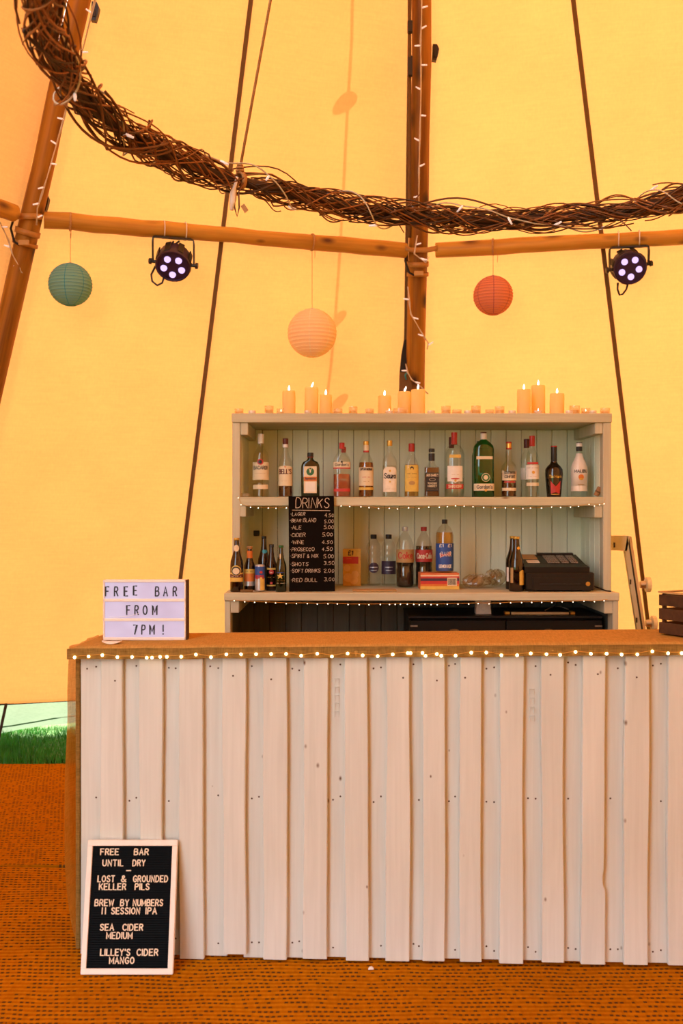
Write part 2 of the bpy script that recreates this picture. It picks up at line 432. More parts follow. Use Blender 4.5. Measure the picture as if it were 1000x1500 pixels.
def shrink(a, b, da, db):
    d = (b - a).normalized(); return a + d*da, b - d*db
BL = shrink(PL, PC, .072, .085); BR = shrink(PC, PR, .115, .1); BLL = shrink(PL2, PL, .1, .125)
make_bar(*BL, 'horizontal wooden tie pole left of the middle pole, lantern and spotlight below')
make_bar(*BR, 'horizontal wooden tie pole right of the middle pole, behind the wicker hoop')
make_bar(*BLL, 'short visible end of tie pole left of the leaning pole')
def onbar(px, seg, dz=0):
    a, b = seg; d = (px - 500) / F
    s = (d * a.y - a.x) / ((b.x - a.x) - d * (b.y - a.y)); return a.lerp(b, s) + Vector((0, 0, dz))

# lashings where the tie poles meet the uprights
def ringloop(c, ax, r, w, th, n=18):
    ax = Vector(ax).normalized(); a = ax.orthogonal().normalized(); b = ax.cross(a); rings = []
    for k in range(n + 1):
        t = 2*PI*k/n; e = a*math.cos(t) + b*math.sin(t)
        rings.append([Vector(c) + e*(r+q) + ax*h for q, h in ((0, -w), (th, -w), (th, w), (0, w))])
    return MB().loft(rings, False)
for P_, key, lab, segs in ((PC, 'C', 'tan leather strap lashing tie poles to the middle pole', (BL, BR)), (PL, 'L', 'tan leather strap lashing tie poles to the leaning left pole', (BLL, BL))):
    ax = (APEX - GR[key]).normalized()
    st = thing('lashing_strap', lab, 'strap', P_ - ax*.06, group='pole lashings')
    loc = P_ - ax*.06
    ringloop(-ax*.02, ax, .066, .016, .005).build('pole_band', M['leather'], st, True)
    ringloop(-ax*.085, ax, .066, .011, .006).build('pole_band', M['leather'], st, True)
    # long strap across the front to both bar ends
    e0 = (segs[0][1] - loc); e1 = (segs[1][0] - loc)
    fr = Vector((0, -.085, 0)); side = Vector((0, 0, .016))
    pts = [e0 + Vector((-.005, -.05, .0)), Vector((-.05, -.07, 0)) + Vector((0, 0, .05)), Vector((.0, -.09, .045)), Vector((.06, -.075, .05)), e1 + Vector((.005, -.05, 0))]
    b = MB().loft([[p + side, p + side + Vector((0, -.006, 0)), p - side + Vector((0, -.006, 0)), p - side] for p in pts])
    b.build('cross_band', M['leather'], st, True)
    MB().box(-.03, .03, -.088, -.078, -.115, -.085, .003).build('buckle', M['card'], st)
    MB().tube([(-.07, -.03, .06), (-.085, -.045, -.01), (-.06, -.06, -.09), (-.03, -.075, -.11)], .007, 5).build('knot_cord', M['blackfab'], st, True)

# webbing sewn on the canvas
def webstrip(name, p0, p1, w, label, m='webbing', n=12, thick=.012):
    d = (p1 - p0).normalized(); nrm = Vector((0, -1, 0)); sd = d.cross(nrm).normalized()
    nrm = sd.cross(d).normalized()
    if nrm.y > 0: nrm = -nrm
    rings = []
    for k in range(n + 1):
        p = p0.lerp(p1, k/n); rings.append([p + sd*w, p + sd*w + nrm*thick, p - sd*w + nrm*thick, p - sd*w])
    o = MB().loft(rings).build(name, M[m]); return tag(o, label, 'strap')
webstrip('canvas_strap', hit(458, -740, 'L', 'C', .06), hit(242, 1030, 'L', 'C', .06), .0125, 'narrow brown strap running down canvas left of the shelf')
webstrip('canvas_strap', hit(750, -740, 'C', 'R', .06), hit(960, 1010, 'C', 'R', .06), .0125, 'narrow brown strap running down canvas right of the shelf')
webstrip('canvas_strap', hit(609, -740, 'L', 'C', .05), hit(592, 640, 'L', 'C', .05), .010, 'thin brown strap beside the middle pole')
ax = (APEX - GR['C']).normalized()
st = thing('ratchet_strap', 'dark strap with black buckles running up beside the middle pole', 'strap', PC)
rp = [W(602, y, 6.38 - (368-y)/368*.52) - PC + Vector((-.012, -.03, 0)) for y in (-420, -200, -30, 40, 100, 160, 220, 290, 350)]
MB().tube(rp, .011, 6).build('webbing', M['webbing'], st, True)
for y, h in ((102, .06), (45, .035)):
    p = W(600, y, 6.38 - (368-y)/368*.52) - PC
    MB().box(p.x-.017, p.x+.013, p.y-.06, p.y-.03, p.z-h, p.z+h, .004).build('buckle', M['black'], st)
# black ratchets peeping out behind the poles
for px, py, Y, lab in ((637, 78, 6.06, 'small black ratchet behind the middle pole near the top'), (139, 18, 5.25, 'black ratchet behind the leaning pole near top left'), (66, 297, 5.72, 'black ratchet behind the leaning pole at the tie pole')):
    c = W(px, py, Y); t_ = thing('ratchet', lab, 'ratchet', c)
    MB().prism([(-.02, -.045), (.006, -.05), (.018, -.01), (.024, .022), (.012, .05), (-.014, .052)], -.012, .02).build('body', M['black'], t_)
    MB().box(-.010, .008, -.017, -.011, -.03, .01, .002).build('lever', M['blackm'], t_)
# dark sleeve hanging at the foot of the middle pole
c = W(592, 572, 6.60); sl = thing('cable_sleeve', 'black cloth sleeve tucked behind the middle pole above the candles', 'sleeve', c)
def tr(pts): return [((x - 592) / F * 6.60, -(y - 572) / F * 6.60) for x, y in pts]
MB().prism(tr([(585.5, 545), (588, 518), (593, 492), (597, 478), (603, 478), (603, 545)]), .0, .05).build('upper', M['blackfab'], sl)
MB().prism(tr([(583, 640), (584.5, 575), (585.5, 545), (603, 545), (603, 640)]), .005, .05).build('lower', M['webbing'], sl)
MB().tube([(.012, -.01, .07), (.005, -.012, .10), (.022, -.012, .125)], .006, 5).build('tie', M['teal'], sl, True)

# rope outside the canvas: only its shadow shows
go = thing('guy_rope', 'guy rope with flaps outside, seen as shadow on the canvas', 'rope')
def outs(px, py): return hit(px, py, 'L', 'C', -.02) + SUN * .30
pts = [outs(x, y) for x, y in ((560, -700), (540, -350), (522, -60), (519, 60), (513, 150), (507, 260), (500, 380), (494, 470), (489, 530), (482, 590), (474, 700), (462, 860))]
MB().tube(pts, .007, 6).build('rope', M['rope'], go, True)
def leaf(px, py, a, L, w):
    c = outs(px, py); p = []
    for k in range(14):
        t = 2*PI*k/14; x, z = L*math.cos(t)*.5, w*math.sin(t)*.5*(1+.25*math.cos(t))
        p.append((x*math.cos(a)-z*math.sin(a), x*math.sin(a)+z*math.cos(a)))
    o = MB().prism(p, -.004, .004).build('flap', M['webbing'], go); o.location = c; o.rotation_mode = 'QUATERNION'; o.rotation_quaternion = SUN.to_track_quat('Y', 'Z')
leaf(508, 148, R(20), .12, .095); leaf(498, 464, R(35), .10, .06); leaf(497, 588, R(30), .13, .07)

# hem, skirt, grass
ha, hb = out(GR['L'], .12), out(GR['C'], .12)
def hemp(u, z=HEM): return ha.lerp(hb, u).lerp(APEX + Vector((0, 0, .25)), z / (APEX.z+.25))
sk = thing('canvas_skirt', 'skirt cloth coloured green as if grass-lit, below the canvas hem at lower left', 'tent skirt', hemp(.5))
o0 = hemp(.5); v = []; f = []
for j in range(7):
    for i in range(61):
        u = -.12 + 1.24*i/60; p = hemp(max(-.2, u), HEM); s = j/6
        base = hemp(u, 0.02) + Vector((-.09, .30, 0))
        lift = .06 * max(0, 1 - abs(u - .30)/.13) if j == 6 else 0
        q = (p + Vector((0, .012, .03))).lerp(base, s); q.z += lift
        q.y += .015*math.sin(u*60 + s*2)*s + .01*math.sin(u*131)*(1-s)
        v.append(q - o0)
for j in range(6):
    for i in range(60): q = j*61+i; f.append((q, q+1, q+62, q+61))
MB().add(v, f).build('cloth', M['skirt'], sk, True)
MB().tube([hemp(u/30*1.1-.05, HEM) - o0 + Vector((0, -.012, 0)) for u in range(31)], .008, 6).build('hem_cord', M['blackfab'], sk, True)
MB().tube([v[4*61+i] + Vector((0, -.012, .03*math.sin(i*.35))) for i in range(0, 61)], .005, 5).build('ground_cord', M['greenl'], sk, True)
p = W(9, 1031, 6.45); q = W(-7, 1105, 6.25)
o = MB().tube([p, p.lerp(q, .5), q], .010, 6).build('peg_strap', M['blackfab'], smooth=True); tag(o, 'black strap slanting to the ground at the left edge', 'strap')
gm, t, o_ = nt('grass_blades'); v_ = coords(t, (1, 1, 1), False); n_ = noise(t, v_, 14, 2)
principled(t, o_, ramp(t, n_, [(.3, (.02, .13, .010)), (.7, (.06, .30, .025))]), .5, spec=.3); M['grass'] = gm
rg = random.Random(3); b = MB()
for k in range(26000):
    x = rg.uniform(-3.6, .9); yb = 6.22; y = yb + rg.random()**1.15 * 1.05
    h = rg.uniform(.02, .062) * (1 + .6*math.sin(x*5 + y*3)*math.sin(x*2.1)); a = rg.uniform(0, 6.28); w = .0032; l = rg.uniform(-.02, .02)
    dx, dy = math.cos(a)*w, math.sin(a)*w
    b.add([(x-dx, y-dy, -.012), (x+dx, y+dy, -.012), (x+l, y+rg.uniform(-.02, .02), h)], [(0, 1, 2)])
o = b.build('grass', M['grass']); tag(o, 'strip of bright green grass between matting and tent skirt', 'grass', kind='stuff')

# ================================================================== hanging wicker hoop
HH = 1.3; RC = Vector((.4652*HH, 2.3055*HH, CZ + HH)); RR = 1.105*HH
RES = [(-.70, .026), (-.5, .010), (-.15, -.0), (.2, -.01), (.6, -.02), (.85, -.046), (1.05, -.025), (1.35, .006), (1.55, .035), (1.75, .055), (2.0, .03), (2.25, -.018), (2.5, -.047)]
def ringp(a, off_r=0, off_z=0):
    # a: angle from -x axis, increasing towards the back then the right
    x = a; d = RES[0][1] if x <= RES[0][0] else RES[-1][1]
    for (x0, d0), (x1, d1) in zip(RES, RES[1:]):
        if x0 <= x <= x1: d = d0 + (d1 - d0)*(x - x0)/(x1 - x0)
    if x > 2.5: d = -.047*max(0, 1-(x-2.5))
    if x < -.7: d = .026*max(0, 1+(x+.7))
    r = RR + d*HH + off_r
    return Vector((-math.cos(a)*r, math.sin(a)*r, off_z))
HANG = math.atan2(.93, 1.0) + .01
hoop = thing('wicker_hoop', 'large hanging hoop woven from brown willow twigs', 'hoop', RC)
MB().tube([ringp(-1.6 + 6.2832*k/80) for k in range(81)], .021, 8).build('core', M['wick_c'], hoop, True)
rw = random.Random(11)
def strands(n, mname, rmin, rmax, loose, seed):
    rr = random.Random(seed); b = MB()
    for k in range(n):
        a0 = rr.uniform(-1.6, 4.68); L = rr.uniform(.30, .75); ph = rr.uniform(0, 2*PI); tw = rr.choice((-1, 1))*rr.uniform(4, 9.5)
        r0 = rr.uniform(.026, .056)*(loose if rr.random() < .25 else 1); th = rr.uniform(rmin, rmax); nseg = 26
        # bundles break at the hanging points
        if a0 < HANG < a0 + L:
            if rr.random() < .9:
                if HANG - a0 > .25: L = HANG - a0 - rr.uniform(.01, .05)
                else: L = a0 + L - HANG - .05; a0 = HANG + rr.uniform(.02, .06)
                if L < .1: continue
        pts = []; w1, w2 = rr.uniform(0, 6), rr.uniform(0, 6)
        for i in range(nseg):
            s = i/(nseg-1); a = a0 + L*s; e = min(1, .55 + 2.2*min(s, 1-s)) if abs(a-HANG) < .12 else 1
            r = (r0 + .011*math.sin(w1 + s*7) + .006*math.sin(w2 + s*13))*e
            t = ph + tw*s*L*1.6
            pts.append(ringp(a, r*math.cos(t), r*math.sin(t)))
        if rr.random() < .10:                   # a loose end sticking out
            d = (pts[-1]-pts[-3]).normalized(); o_ = (pts[-1]-ringp(a0+L)).normalized()
            pts.append(pts[-1] + d*.03 + o_*.02); pts.append(pts[-1] + d*.03 + o_*.03)
        b.tube(pts, [th*(1-.35*i/len(pts)) for i in range(len(pts))], 5)
    o = b.build('withies', M[mname], hoop, True); o['kind'] = 'stuff'; return o
strands(200, 'wick_a', .0030, .0052, 1.35, 1); strands(200, 'wick_b', .0026, .0046, 1.45, 2); strands(110, 'wick_c', .003, .006, 1.1, 3)
hp = ringp(HANG); top = Vector((0, 0, 5.3 - HH + .9))
for k, a in enumerate((HANG, HANG + 2.094, HANG - 2.094)):
    p = ringp(a); rnd = random.Random(k)
    o = thing('hoop_rope', ('thin brown rope knotted to the wicker hoop, rising to the top', 'hoop rope on the far right, beyond the frame', 'hoop rope above the camera, beyond the frame')[k], 'rope', RC + p)
    MB().tube([Vector((0, 0, .05)), (top - p)*.25, (top - p)*.5, top - p], .006, 6).build('line', M['rope'], o, True)
    kb = MB()
    for j in range(4): kb.add(*(lambda m: (m.v, m.f))(ringloop(Vector((0, 0, .03 + j*.011)), (rnd.uniform(-.3, .3), rnd.uniform(-.3, .3), 1), .006 + .004*math.sin(j*1.1), .004, .007, 10)))
    kb.build('knot', M['rope'], o, True)
    tg = (ringp(a+.01) - p).normalized()
    ringloop(Vector((0, 0, 0)), tg, .028, .010, .008).build('loop', M['rope'], o, True)
    MB().tube([(0, -.03, -.01), (-.012, -.038, -.05), (-.016, -.036, -.09)], .005, 5).build('tail', M['rope'], o, True)

stick = MB().tube([(0, 0, 0), (0, 0, .012), (0, 0, .036)], [.004, .0055, .004], 7).mesh('light_bulb', M['ledstick'], True)
bulbm = MB().sphere((0, 0, 0), .0050, 8, 6).mesh('light_bulb', M['bulb'], True)
bulbs = MB().sphere((0, 0, 0), .0026, 8, 6).mesh('light_bulb', M['bulbw'], True)
def rq(rr, o):
    d = Vector((rr.uniform(-1, 1), rr.uniform(-.9, .1), rr.uniform(-1, 1))).normalized()
    o.rotation_mode = 'QUATERNION'; o.rotation_quaternion = d.to_track_quat('Z', 'Y')
# string of lights wound along the hoop
ls = thing('fairy_lights', 'pale fairy light cable wound loosely around the wicker hoop', 'fairy lights', RC)
rr = random.Random(5); pts = []; ph = 0
for k in range(420):
    a = -1.2 + 4.9*k/419; ph += .16 + .10*math.sin(k*.07); r = .062 + .012*math.sin(k*.19) + .006*math.sin(k*.53)
    pts.append(ringp(a, r*math.cos(ph), r*math.sin(ph)*1.08))
    if k % 12 == 5:
        o = inst(stick, 'light_bulb', ls, pts[-1]); rq(rr, o)
MB().tube(pts, .0032, 5).build('cable', M['cordgrey'], ls, True)
# white connector and tag hanging at the joint of the hoop
cn = thing('cable_connector', 'white cable connector hanging from the joint of the wicker hoop', 'connector', RC + hp + Vector((-.012, -.05, 0)))
MB().tube([(.006, 0, .0), (-.004, 0, -.04), (-.010, 0, -.06), (-.012, 0, -.10), (-.016, 0, -.13)], [.006, .007, .012, .012, .007], 8).build('plug', M['white'], cn, True)
MB().prism([(.02, -.115), (.034, -.105), (.05, -.13), (.036, -.142)], -.004, .002).build('tag', M['leather'], cn)
MB().tube([(.015, .01, 0), (-.006, .0, -.05), (-.004, 0, -.12), (.006, 0, -.155), (.014, 0, -.12), (.012, 0, -.06), (.03, .01, -.02)], .0035, 5).build('twine', M['wick_a'], cn, True)

# strings on the poles
def polestring(pxs, Yf, label, wrap=None, nb=9, seed=1, two=True):
    ps = [W(x, y, Yf(y)) for x, y in pxs]; base = ps[len(ps)//2]
    t_ = thing('fairy_lights', label, 'fairy lights', base); rr = random.Random(seed)
    MB().tube([p - base for p in ps], .0035, 5).build('cable', M['wirewhite'], t_, True)
    if two: MB().tube([p - base + Vector((.006*math.sin(i*2.1), -.004, .0)) for i, p in enumerate(ps)], .003, 5).build('cable', M['wirewhite'], t_, True)
    tot = len(ps) - 1
    for k in range(nb):
        s = (k + .5)/nb*tot; i = int(s); p = ps[i].lerp(ps[i+1], s - i) - base
        o = inst(stick, 'light_bulb', t_, p); d = Vector((rr.choice((-1, 1)), -.3, rr.uniform(-.4, .6))).normalized()
        o.rotation_mode = 'QUATERNION'; o.rotation_quaternion = d.to_track_quat('Z', 'Y')
Yc = lambda y: 6.38 - (368 - y)/368*.52 - .085 if y < 368 else 6.38 + (y-368)/200*.24 - .085
polestring([(624, -420), (621, -200), (618, -20), (617, 30), (615, 62), (617, 100), (616, 150), (614, 200), (614, 250), (613, 310)], Yc, 'white fairy light cable running straight up the middle pole', nb=12, seed=4)
polestring([(611, 345), (606, 372), (624, 385), (628, 376)], Yc, 'loop of white fairy light cable at the middle lashing', nb=3, seed=9)
polestring([(597, 420), (599, 445), (602, 460), (613, 480), (622, 496), (628, 503), (625, 512)], Yc, 'white fairy light cable crossing the middle pole below the lashing', nb=4, seed=6)
polestring([(594, 533), (596, 545), (603, 556), (612, 563), (619, 570), (627, 577)], Yc, 'white fairy light cable crossing the middle pole just above the candles', nb=3, seed=8)
Yl = lambda y: 5.63 - (312-y)/312*.46 - .07
polestring([(233, -420), (184, -200), (140, 0), (122, 70), (110, 105), (94, 175), (82, 215), (73, 245), (62, 285), (55, 305), (53, 330)], Yl, 'white fairy light cable running along the leaning left pole', nb=11, seed=12)
polestring([(-4, 318), (4, 335), (13, 352), (18, 372), (28, 392), (33, 400)], Yl, 'white fairy light cable looping below the left lashing', nb=3, seed=13)
polestring([(-6, 492), (2, 498), (6, 512), (2, 520)], lambda y: 5.9, 'end of white fairy light cable low on the left pole', nb=2, seed=14)

# ================================================================== spotlights
def par_can(px, py, seg, tilt, yaw, roll, label, cable, size=1.0):
    pb = onbar(px, seg); Y = pb.y - .02; c = W(px, py, Y); r = .100*size
    t_ = thing('led_spotlight', label, 'spotlight', c, group='spotlights under the tie poles')
    RM = Matrix.Rotation(R(yaw), 4, 'Z') @ Matrix.Rotation(R(roll), 4, 'Y') @ Matrix.Rotation(R(tilt), 4, 'X')
    def ring(y, rad, n=24, wav=0): return [(rad*(1 + wav*(i % 3 == 0))*math.cos(2*PI*i/n), y, rad*(1 + wav*(i % 3 == 0))*math.sin(2*PI*i/n)) for i in range(n)]
    b = MB().loft([ring(.075, r*.55), ring(.07, r*.95), ring(.02, r*1.0), ring(-.03, r*1.04), ring(-.038, r*1.02), ring(-.040, r*.93), ring(-.033, r*.90)])
    b.xf(RM).build('housing', M['parface'], t_, True, auto=40)
    for k in range(8):
        a = 2*PI*(k+.5)/8
        q = MB().box(-.018, .018, -.02, .07, r*.98, r*1.07, .003).xf(RM @ Matrix.Rotation(a, 4, 'Y')); q.build('fin', M['blackm'], t_)
    for k in range(5):
        a = 2*PI*k/5 - PI/2; x, z = .055*size*math.cos(a), .055*size*math.sin(a)
        MB().loft([[(x + rr_*math.cos(2*PI*i/16), y, z + rr_*math.sin(2*PI*i/16)) for i in range(16)] for y, rr_ in ((-.033, .0200*size), (-.041, .0185*size), (-.043, .010*size))]).xf(RM).build('led_lens', M['led'], t_, True)
    # stirrup
    rv = Vector((math.cos(R(roll)), 0, -math.sin(R(roll)))); hw = .122*size; h = pb.z - .047 - c.z
    d = (seg[1]-seg[0]).normalized()
    a_ = -rv*hw; b_ = rv*hw; up = Vector((0, 0, 1))
    za, zb = h + d.z*0 , h
    def hw2(s): return Vector((s*hw*.95, s*hw*.95*d.y, h - .004))
    pts = [a_, hw2(-1)*1 - up*.03, hw2(-1)*.98 , hw2(-.85), hw2(.85), hw2(1)*.98, hw2(1) - up*.03, b_]
    MB().loft([[p + Vector((0, -.012, 0)) + w_ , p + Vector((0, .012, 0)) + w_, p + Vector((0, .012, 0)) - w_, p + Vector((0, -.012, 0)) - w_]
        for p, w_ in zip(pts, [Vector((.004, 0, 0))]*2 + [Vector((.003, 0, .003))] + [Vector((0, 0, .005))]*2 + [Vector((-.003, 0, .003))] + [Vector((-.004, 0, 0))]*2)]).build('stirrup', M['blackm'], t_)
    for s in (-1, 1):
        p = rv*hw*s
        MB().tube([p - rv*.022*s, p + rv*.008*s, p + rv*.009*s, p + rv*.024*s], [.010, .010, .019, .017], 10).build('knob', M['black'], t_, True, auto=40)
    for s in (-.45, .5):
        q = Vector((s*hw*1.05, s*hw*1.05*d.y, h))
        ringloop(q + Vector((0, .02, .047)), d, .052, .003, .003).build('cable_tie', M['white'], t_, True)
    MB().tube(cable, .0062, 6).build('cable', M['black'], t_, True)
    MB().tube([(-.05, .05, .05), (-.03, .05, .11), (-.005, .04, h-.01)], .006, 6).build('cable', M['black'], t_, True)
    MB().tube([(-.07, .05, .04), (-.05, .05, .09), (.03, .04, h-.01)], .006, 6).build('cable', M['black'], t_, True)
    return t_
par_can(254, 386, BL, 46, 6, 6, 'black spotlight with five violet lamps on the left tie pole',
        [(-.11, .02, -.01), (-.135, .02, -.06), (-.13, .02, -.10), (-.10, .02, -.125), (-.07, .02, -.11), (-.06, .03, -.07)])
par_can(921, 391, BR, 26, -6, -9, 'black spotlight with five violet lamps on the right tie pole',
        [(-.06, .03, -.09), (-.062, .03, -.13), (-.05, .03, -.165), (-.03, .03, -.16), (-.008, .03, -.13), (.005, .04, -.09)], .98)

# ================================================================== paper lanterns
def lantern(px, py, rpx, seg, dy, col, seam, label, hole):
    pb = onbar(px, seg); Y = pb.y + dy; c = W(px, py, Y); r = rpx/F*Y
    t_ = thing('paper_lantern', label, 'lantern', c, group='round paper lanterns')
    pm = sheet(label[:14] + '_paper', col, tuple(min(1, x*1.05) for x in col), .38)
    sm = plain(label[:14] + '_seam', seam, .7)
    prof = []; nb = 17
    for k in range(nb*2 + 1):
        a = PI*(.085 + .83*k/(nb*2)); rr_ = r*math.sin(a)*(1.0 if k % 2 == 0 else .978); prof.append((-r*math.cos(a)*.98, rr_))
    MB().lathe(prof[::-1], 36, cap=False).build('shade', pm, t_, True, auto=14)
    rb = MB()
    for k in range(0, nb*2 + 1, 2):
        z, q = prof[k]; rb.tube([(q*1.004*math.cos(2*PI*i/30), q*1.004*math.sin(2*PI*i/30), z) for i in range(31)], .0011, 4, False)
    rb.build('wire_hoop', sm, t_); t_.children[-1]['kind'] = 'stuff'
    for k in range(7):
        a = 2*PI*(k+hole)/7; e = Vector((math.cos(a), math.sin(a), 0)); tn = Vector((-e.y, e.x, 0))
        MB().loft([[e*q*1.006 + tn*.0022 + Vector((0, 0, z)), e*q*1.006 - tn*.0022 + Vector((0, 0, z))] for z, q in prof], False, False).build('seam', sm, t_)
    MB().tube([(prof[0][1]*math.cos(2*PI*i/20), prof[0][1]*math.sin(2*PI*i/20), prof[0][0]) for i in range(21)], .002, 5).build('rim', sm, t_, True)
    # wire spreader and thread up to the pole
    MB().tube([(-prof[-1][1], 0, prof[-1][0]), (0, 0, prof[-1][0]+.012), (prof[-1][1], 0, prof[-1][0])], .0015, 5).build('spreader', M['steel'], t_)
    tp = pb - c; d = (seg[1]-seg[0]).normalized()
    MB().tube([(0, 0, prof[-1][0]), Vector((tp.x*.5, tp.y*.5, tp.z*.55)), tp - Vector((0, 0, .05))], .0016, 5).build('thread', M['rope'], t_)
    ringloop(tp, d, .049, .006, .004).build('loop', M['rope'], t_, True)
    MB().tube([tp - Vector((-.005, .05, .04)), tp - Vector((-.02, .055, .07)), tp - Vector((-.018, .055, .11))], .0016, 5).build('thread_end', M['rope'], t_)
lantern(103, 417, 31.5, BL, -.0, (.26, .52, .47), (.06, .34, .48), 'teal round paper lantern hanging at the left', .25)
lantern(457, 488, 36, BL, -.0, (.97, .78, .50), (1, .86, .62), 'cream peach paper lantern hanging left of the middle pole', .15)
lantern(722, 433, 29, BR, -.0, (.78, .34, .20), (.45, .13, .14), 'coral pink paper lantern hanging right of the middle pole', .12)

